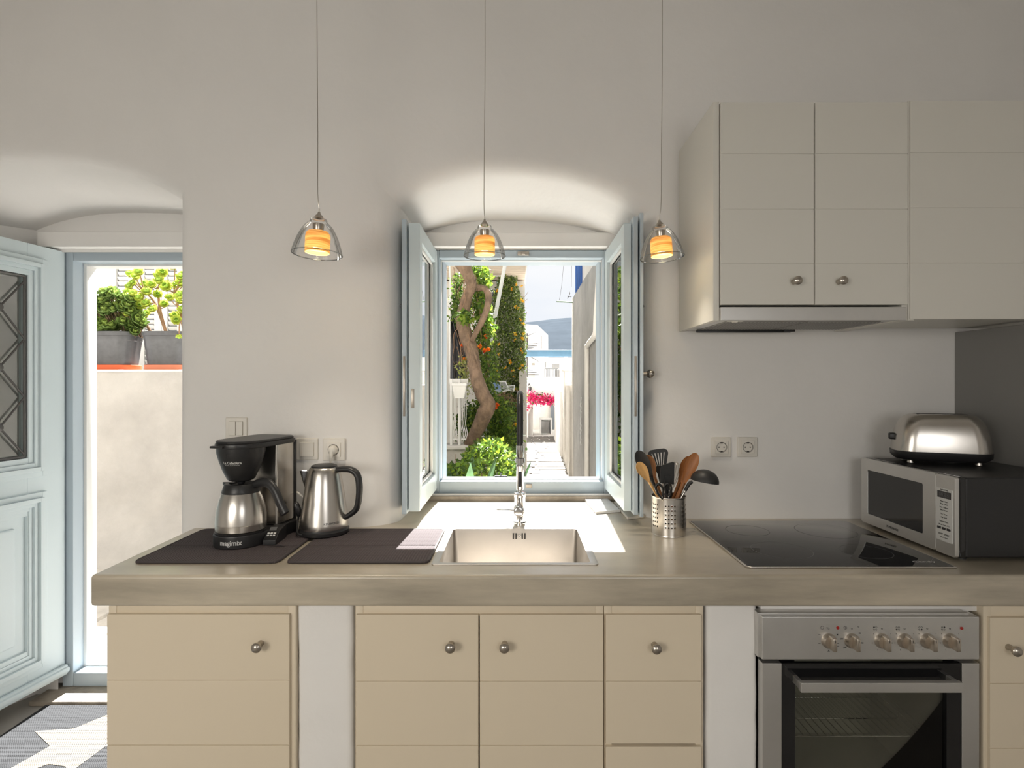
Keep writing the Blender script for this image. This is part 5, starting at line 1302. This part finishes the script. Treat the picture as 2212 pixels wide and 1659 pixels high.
for px in (975.5, 979, 982.5, 994, 997.5, 1001, 1005):
    x = X(px, RY); zc = zr0 + .2; b = MB()
    b.tube([(x, RY+.1, zr0+.06), (x+.012, RY+.1, zr0+.13), (x-.006, RY+.1, zr0+.22), (x, RY+.1, zr0+.32), (x, RY+.1, zr1-.15), (x+.008, RY+.1, zr1-.09), (x, RY+.1, zr1-.03)], .005, 6, 3); b.build('baluster', 'white_paint', rl)
pb = thing('planter_box', P(992, 862, RY-.12), 'white plastic planter box hung on the garden railing', 'planter')
b = MB(); t = b.bm; A = []
c0 = P(993, 845, RY-.12)
for z, hw, hd in ((Z(860, RY-.12), .052, .05), (Z(833, RY-.12), .075, .07), (Z(833, RY-.12), .082, .078), (Z(828, RY-.12), .082, .078), (Z(828, RY-.12), .07, .066), (Z(835, RY-.12), .066, .06)):
    A.append([t.verts.new((c0.x+x, c0.y+y_, z)) for x, y_ in rrect(-hw, hw, -hd, hd, .012, 3)])
for a_, c_ in zip(A, A[1:]):
    for i in range(len(a_)): t.faces.new((a_[i], a_[(i+1) % len(a_)], c_[(i+1) % len(c_)], c_[i]))
t.faces.new(A[0][::-1]); t.faces.new(A[-1]); b.build('box_body', 'white_paint', pb, smooth=40)
# laundry
lc = thing('hanging_cloth', P(985, 700, 6.3), 'dark grey cloth hanging at the left of the crooked trunk', 'cloth')
b = MB(); t = b.bm; rows = []
for j in range(19):
    s = j/18; py = 683 + 145*s; xl = 969 + 2*s; xr = 978 + 34*min(1, s*1.6)**.8 - 3*s; row = []
    for i in range(22):
        u = i/21; p = P(xl + (xr-xl)*u, py, 6.35); p.y += .05*sin(u*17 + s*1.2) + .02*noise.noise(V((u*6, s*4, 0))); row.append(t.verts.new(p))
    rows.append(row)
for A_, B_ in zip(rows, rows[1:]):
    for i in range(21): t.faces.new((A_[i], A_[i+1], B_[i+1], B_[i]))
bmesh.ops.solidify(t, geom=t.faces[:], thickness=.004); b.build('folds', 'cloth_grey', lc)
b = MB(); b.tube([P(971, 560, 6.25), P(973, 620, 6.25), P(972, 700, 6.25), P(971, 830, 6.25)], .010, 8, 3); b.build('pole', 'white_paint', lc)
# white wall behind the tree at far left
MB().box((-3.2, 7.6, -.1), (X(1040, 7.6), 7.7, 2.6)).build('garden_back_wall', 'whitewash', smooth=0, kind='structure')
# drying rack
dk = thing('drying_rack', P(1085, 840, 7.2), 'white wire drying rack with a pale blue cloth, behind the tap', 'rack')
b = MB(); a0, a1, a2, a3 = P(1050, 824, 7.5), P(1092, 824, 7.5), P(1100, 843, 6.9), P(1056, 852, 6.9)
b.tube([a0, a1, a2, a3, a0], .0075, 8, 1); c1, c2 = P(1111, 833, 7.0), P(1110, 845, 6.8); b.tube([P(1096, 834, 7.2), c1, c2, a2], .0065, 8, 1); b.build('frame', 'white_paint', dk)
for k in range(1, 10):
    s = k/10; b = MB(); b.cyl(a0.lerp(a3, s), a1.lerp(a2, s), .0032, n=6); b.build('wire', 'white_paint', dk)
for k in range(1, 4):
    s = k/4; b = MB(); b.cyl(P(1096, 834, 7.2).lerp(a2, s), c1.lerp(c2, s), .0032, n=6); b.build('wire', 'white_paint', dk)
b = MB(); b.cyl(a3, P(1062, 862, 7.2), .006, n=8); b.cyl(a0, P(1056, 840, 7.6), .006, n=8); b.build('leg', 'white_paint', dk)
cb = thing('folded_cloth', P(1075, 838, 7.1), 'pale blue cloth hung over the drying rack', 'cloth')
b = MB(); t = b.bm; rows = []
for j in range(9):
    s = j/8; row = []
    for i in range(7):
        u = i/6; p = P(1062 + 11*u + 11*s, 825 + 20*s**1.4 + 6*(1-u)*s, 7.25 - .25*s); row.append(t.verts.new(p))
    rows.append(row)
for A_, B_ in zip(rows, rows[1:]):
    for i in range(6): t.faces.new((A_[i], A_[i+1], B_[i+1], B_[i]))
bmesh.ops.solidify(t, geom=t.faces[:], thickness=.005); b.build('sheet', 'cloth_blue', cb)

# ---- right side of the lane
RX = .835
b = MB(); t = b.bm; rows = []
for j in range(15):
    row = []
    for i in range(24):
        yy = 2.95 + (8.45-2.95)*i/23; z = -.1 + 2.83*j/14; row.append(t.verts.new((RX + .008*noise.noise(V((0, yy*1.5, z*2))) + (.05 if yy < 5.8 else 0), yy, z)))
    rows.append(row)
for A_, B_ in zip(rows, rows[1:]):
    for i in range(23): t.faces.new((A_[i], A_[i+1], B_[i+1], B_[i]))
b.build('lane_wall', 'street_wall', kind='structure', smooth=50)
MB().box((RX+.09, 2.95, -.1), (RX+2.5, 8.45, 2.725)).build('lane_house', 'whitewash', smooth=0, kind='structure')
MB().box((RX-.01, 8.30, -.1), (RX+.12, 8.46, 2.73), .02).build('lane_house_corner', 'old_wash', kind='structure')
t = thing('blue_shutter', (1.0, 8.0, 2.73), 'deep blue painted wooden board at the roof edge, top right of the window view', 'shutter')
for k in range(3):
    MB().box((X(1243, 8.0)+.034*k, 8.0, 2.735), (X(1243, 8.0)+.034*k+.031, 8.03, 3.4), .002).build('board', 'deep_blue', t)
MB().box((X(1258, 8.0), 7.0, 2.73), (3, 8.02, 4.0)).build('upper_storey', 'whitewash', smooth=0, kind='structure')
# sloping eaves pipe on the right wall
t = thing('rain_pipe', (RX-.04, 6.2, 1.2), 'old white rain pipe with a bent elbow on the right lane wall', 'pipe')
b = MB(); b.tube([V((RX+.0, 5.65, 2.72)), V((RX-.03, 5.7, 2.1)), V((RX-.035, 5.75, 1.93)), V((RX-.03, 6.4, 1.86)), V((RX-.03, 6.45, 1.7)), V((RX-.03, 6.45, 0.0))], .028, 10, 4); b.build('pipe', 'whitewash', t)
b = MB()
for k in range(10): b.tube([(RX-.012, 7.2+rnd.uniform(-.03, .03), 1.25-.06*k), (RX-.02, 7.2+rnd.uniform(-.05, .05), 1.2-.06*k), (RX-.012, 7.2+rnd.uniform(-.03, .03), 1.17-.06*k)], .005, 5, 2)
b.build('cable', 'white_paint', t)
t = thing('washing_line', P(1220, 652, 8.2), 'thin green rod with a hanging line at the roof corner, against the sky', 'line')
b = MB(); b.cyl(P(1203, 651.5, 8.2), P(1240, 653, 8.35), .011, n=8); b.build('rod', 'agave', t)
b = MB(); b.tube([P(1218, 560, 8.2), P(1214, 610, 8.2), P(1208, 650, 8.2)], .0022, 5, 3); b.tube([P(1235, 540, 8.2), P(1234, 620, 8.2)], .003, 5, 2)
for _ in range(8): p0 = P(1229, 640, 8.2); b.tube([p0, p0 + V((rnd.uniform(-.03, .05), 0, rnd.uniform(-.05, .07)))], .003, 4, 1)
b.build('line', 'iron', t)
# low walls and gate piers further on
def lowwall(x0, y0, x1, y1, h0, h1, th=.25, name='lane_low_wall'):
    b = MB(); t = b.bm; n = 10; rows = []
    for i in range(n+1):
        s = i/n; x = x0+(x1-x0)*s + .015*noise.noise(V((i*.7, 0, 0))); yy = y0+(y1-y0)*s; h = h0+(h1-h0)*s + .012*noise.noise(V((i, 4, 0)))
        rows.append([t.verts.new(p) for p in ((x-.03, yy, -.1), (x, yy, .25), (x, yy, h-.02), (x+.03, yy, h), (x+th, yy, h), (x+th, yy, -.1))])
    for A_, B_ in zip(rows, rows[1:]):
        for k in range(5): t.faces.new((A_[k], A_[k+1], B_[k+1], B_[k]))
    t.faces.new(rows[0]); t.faces.new(rows[-1][::-1]); bmesh.ops.recalc_face_normals(t, faces=t.faces); b.build(name, 'old_wash', kind='structure')
lowwall(.80, 8.5, .90, 10.6, 1.42, 1.42); lowwall(.86, 10.7, .98, 14.7, 1.28, 1.33)
MB().box((.86, 10.2, -.1), (1.16, 10.55, 1.66), .015).build('gate_pier', 'old_wash', kind='structure')
MB().box((.84, 10.18, 1.66), (1.18, 10.57, 1.70), .01).build('pier_cap', 'whitewash', kind='structure')
MB().box((.99, 12.9, -.1), (1.12, 13.05, 1.95), .01).build('slim_pier', 'old_wash', kind='structure')
# end of the lane: bridge wall with arch
AY = 15.2
def WZ(py): return Z(py, AY)
b = MB(); ax0, ax1 = X(1141, AY), X(1207, AY); zc = WZ(895); ar = [(ax0, -.1)] + [(ax0 + (ax1-ax0)*i/14, zc + .42*math.sin(pi*i/14)**.8) for i in range(15)] + [(ax1, -.1)]
outer = [(-1.5, -.1), (-1.5, WZ(816)), (3.5, WZ(816)), (3.5, -.1)]
poly = [(-1.5, -.1)] + ar + [(3.5, -.1), (3.5, WZ(817)), (-1.5, WZ(817))]
slab(b, poly, [], 0, .35, 0, Matrix.Translation((0, AY+.35, 0)) @ FACE_CAM); b.build('arch_wall', 'whitewash', smooth=0, kind='structure')
MB().box((-1.5, AY-.03, WZ(818)), (3.5, AY+.4, WZ(814)), .01).build('arch_wall_coping', 'whitewash', kind='structure')
MB().box((-.2, 17.6, -.1), (2.5, 17.8, 1.4)).build('passage_back_wall', 'whitewash', smooth=0, kind='structure')
MB().box((-.2, AY+.35, 1.35), (2.5, 17.7, 1.5)).build('passage_ceiling', 'whitewash', smooth=0, kind='structure')
MB().box((X(1130, AY), AY+.3, -.1), (X(1152, AY), AY+1.2, 1.4), .02).build('passage_pier', 'whitewash', kind='structure')
t = thing('passage_door', (X(1196, 17.2), 17.2, 0), 'grey arched door in the shaded passage', 'door')
b = MB(); pts = [(X(1190, 17.4), 0)] + [(X(1190, 17.4) + .3*i/8*1.2, .95 + .3*sin(pi*.5*i/8)) for i in range(9)] + [(X(1190, 17.4)+.36, 0)]
b.prism([(x, z) for x, z in pts][::-1], 0, .05, Matrix.Translation((0, 17.55, 0)) @ FACE_CAM); b.build('leaf', 'grey_metal', t, smooth=0)
t = thing('white_cabinet', P(1180, 930, 14.95), 'small white masonry stand in the arched passage', 'stand')
qa = X(1167, 15.8), X(1192, 15.8)
b = MB(); b.box((qa[0], 15.8, -.01), (qa[0]+.035, 16.1, .40), .004); b.box((qa[1]-.035, 15.8, -.01), (qa[1], 16.1, .40), .004); b.box((qa[0]-.01, 15.79, .40), (qa[1]+.01, 16.12, .45), .004); b.box((qa[0], 16.08, 0), (qa[1], 16.1, .4)); b.build('body', 'white_paint', t)
MB().box((qa[0]+.04, 15.84, .02), (qa[1]-.08, 15.86, .36), .003).build('door_panel', 'grey_panel', t)
# bougainvillea
bg = thing('bougainvillea', (X(1168, 15), 15.05, WZ(850)), 'magenta bougainvillea spilling over the arch wall', 'shrub')
def samp_b():
    px = rnd.uniform(1139, 1197); mid = 858 + (px-1139)*.14; return P(px, mid + rnd.gauss(0, 5.5), 15.0 + rnd.uniform(-.25, .12))
leaf_mesh('foliage', bg, cloud(160, samp_b, .06, GREENS), 'leaf', 'stuff')
it = cloud(900, samp_b, .062, [(.80, .02, .16), (.90, .03, .22), (.62, .01, .10), (.92, .08, .30)])
it += cloud(50, lambda: P(1142+rnd.gauss(0, 3), 880+rnd.gauss(0, 5), 15.0), .05, [(.7, .02, .14)])
leaf_mesh('blossoms', bg, it, 'petal', 'stuff')
# terrace beyond: railing, pergola beam, spiral stair, houses
TY2 = 16.5
t = thing('terrace_railing', (X(1190, TY2), TY2, 1.6), 'short black iron railing on the terrace above the arch', 'railing')
b = MB(); xa, xb, za, zb_ = X(1177, TY2), X(1206, TY2), Z(816, TY2), Z(796, TY2)
b.box((xa, TY2, zb_-.02), (xb, TY2+.02, zb_)); b.box((xa, TY2, za), (xb, TY2+.02, za+.015)); b.build('rails', 'iron', t, smooth=0)
for k in range(10): b = MB(); x = xa + (xb-xa)*k/9; b.cyl((x, TY2+.01, za-.1), (x, TY2+.01, zb_), .009, n=6); b.build('baluster', 'iron', t)
t = thing('pergola_beam', (X(1185, 15.6), 15.6, 2.3), 'weathered light blue pergola beam crossing the lane', 'beam')
b = MB(); b.box((X(1131, 15.6), 15.6, Z(770, 15.6)), (X(1262, 15.6), 15.75, Z(756, 15.6)), .01); b.build('beam', 'sky_blue_wood', t)
b = MB(); b.box((X(1219, 15.62), 15.62, 0), (X(1226, 15.62), 15.7, Z(764, 15.62)), .005); b.build('post', 'blue_pale', t)
t = thing('spiral_stair', (X(1142, 20), 20, 1), 'black iron spiral stair beside the white house', 'stair')
sxc, sy = X(1139, 20), 20.0; b = MB(); b.cyl((sxc, sy, -.1), (sxc, sy, Z(720, 20)), .03, n=8); b.build('pole', 'iron', t)
for k in range(15):
    a = k*.42; z = Z(815, 20) + k*.085
    b = MB(); b.prism([(0, -.03), (.42, -.09), (.42, .09), (0, .03)], 0, .022, Matrix.Translation((sxc, sy, z)) @ Matrix.Rotation(a, 4, 'Z')); b.build('tread', 'iron', t, smooth=0)
b = MB(); b.tube([(sxc + .43*cos(k*.42), sy + .43*sin(k*.42), Z(815, 20)+k*.085+.5) for k in range(15)], .014, 6, 3); b.build('handrail', 'iron', t)
HY = 26.0
nh = thing('white_house', (X(1155, HY), HY, 0), 'tall white cubic house below the hill', 'house')
b = MB(); t_ = b.bm
xa, xm, xb = X(1126, HY), X(1161, HY), X(1184, 30.0)
pts_f = [(xa, HY), (xm, HY), (xb, 30.0), (xa, 30.0)]
lo_ = [t_.verts.new((x, y, -.1)) for x, y in pts_f]; hz = [Z(700, HY), Z(700, HY), Z(718, 30)+.6, Z(718, 30)+.6]; hz = [Z(700, HY), Z(702, HY), Z(724, 30), Z(724, 30)]
hi = [t_.verts.new((x, y, z)) for (x, y), z in zip(pts_f, hz)]
for i in range(4): t_.faces.new((lo_[i], lo_[(i+1) % 4], hi[(i+1) % 4], hi[i]))
t_.faces.new(hi); b.build('walls', 'whitewash', nh, smooth=0)
for px, py, w, h_ in ((1148, 812, 14, 7), (1152, 787, 5, 4)):
    MB().box((X(px-w/2, HY), HY-.03, Z(py+h_/2, HY)), (X(px+w/2, HY), HY+.01, Z(py-h_/2, HY))).build('window', 'soffit' if w > 6 else 'sill_stone', nh, smooth=0)
for px, y_ in ((1160, 748), (1169, 754), (1160, 790), (1169, 794)):
    Yp = HY + .2 + (px-1160)*.12; b = MB(); b.cyl(P(px, y_-28, Yp)+V((.0, -.1, 0)), P(px, y_, Yp)+V((0, -.1, 0)), .022, n=6); b.build('drain_spout', 'sill_stone', nh)
h2_ = thing('white_house', (X(1205, 23), 23, 0), 'lower white house behind the terrace railing', 'house')
MB().box((X(1160, 23), 23, -.1), (X(1290, 23), 26, Z(772, 23))).build('walls', 'whitewash', h2_, smooth=0)
for px, py, w, h_ in ((1200, 791, 16, 8), (1205, 808, 12, 16), (1178, 788, 3, 12)):
    MB().box((X(px-w/2, 23), 22.97, Z(py+h_/2, 23)), (X(px+w/2, 23), 23.01, Z(py-h_/2, 23)), .0).build('window', 'grey_panel', h2_, smooth=0)
t = thing('blue_gate', (X(1133, 15.7), 15.7, 1.6), 'deep blue panel at the left end of the pergola beam', 'panel')
MB().box((X(1129, 15.8), 15.8, 0), (X(1135, 15.8), 15.83, Z(770, 15.8)), .003).build('board', 'deep_blue', t)
# wall lamp on arch wall
t = thing('wall_lamp', P(1144, 838, 15.1), 'small black wall lamp above the bougainvillea', 'lamp')
b = MB(); q = P(1145, 838, 15.08); b.tube([P(1141, 833, 15.18), P(1143, 829, 15.1), P(1145, 833, 15.06)], .012, 6, 3); b.lathe([(0, .05), (.04, .02), (.045, -.04), (.02, -.08), (0, -.09)], q, 8); b.build('lantern', 'iron', t)
# hill
b = MB(); t_ = b.bm; rows = []
for j in range(13):
    row = []
    for i in range(61):
        x = -160 + 420*i/60; s = j/12; yy = 330 + 260*s
        ridge = 74 * max(0, 1 - ((x-150)/400)**2)
        z = ridge * sin(pi*.5*s)**.9 + 2.2*noise.noise(V((x*.03, yy*.03, 0)))*s; row.append(t_.verts.new((x, yy, z-1)))
    rows.append(row)
for A_, B_ in zip(rows, rows[1:]):
    for i in range(60): t_.faces.new((A_[i], A_[i+1], B_[i+1], B_[i]))
b.build('hill', 'hill', smooth=60, kind='structure')
MB().box((-300, 38, -1.5), (400, 600, -.2)).build('far_ground', 'joint', smooth=0, kind='structure')

# objects that were given an oven/knob helper root but own nothing are never left behind
for o in list(COL.objects):
    if o.type == 'EMPTY' and not o.children: bpy.data.objects.remove(o)
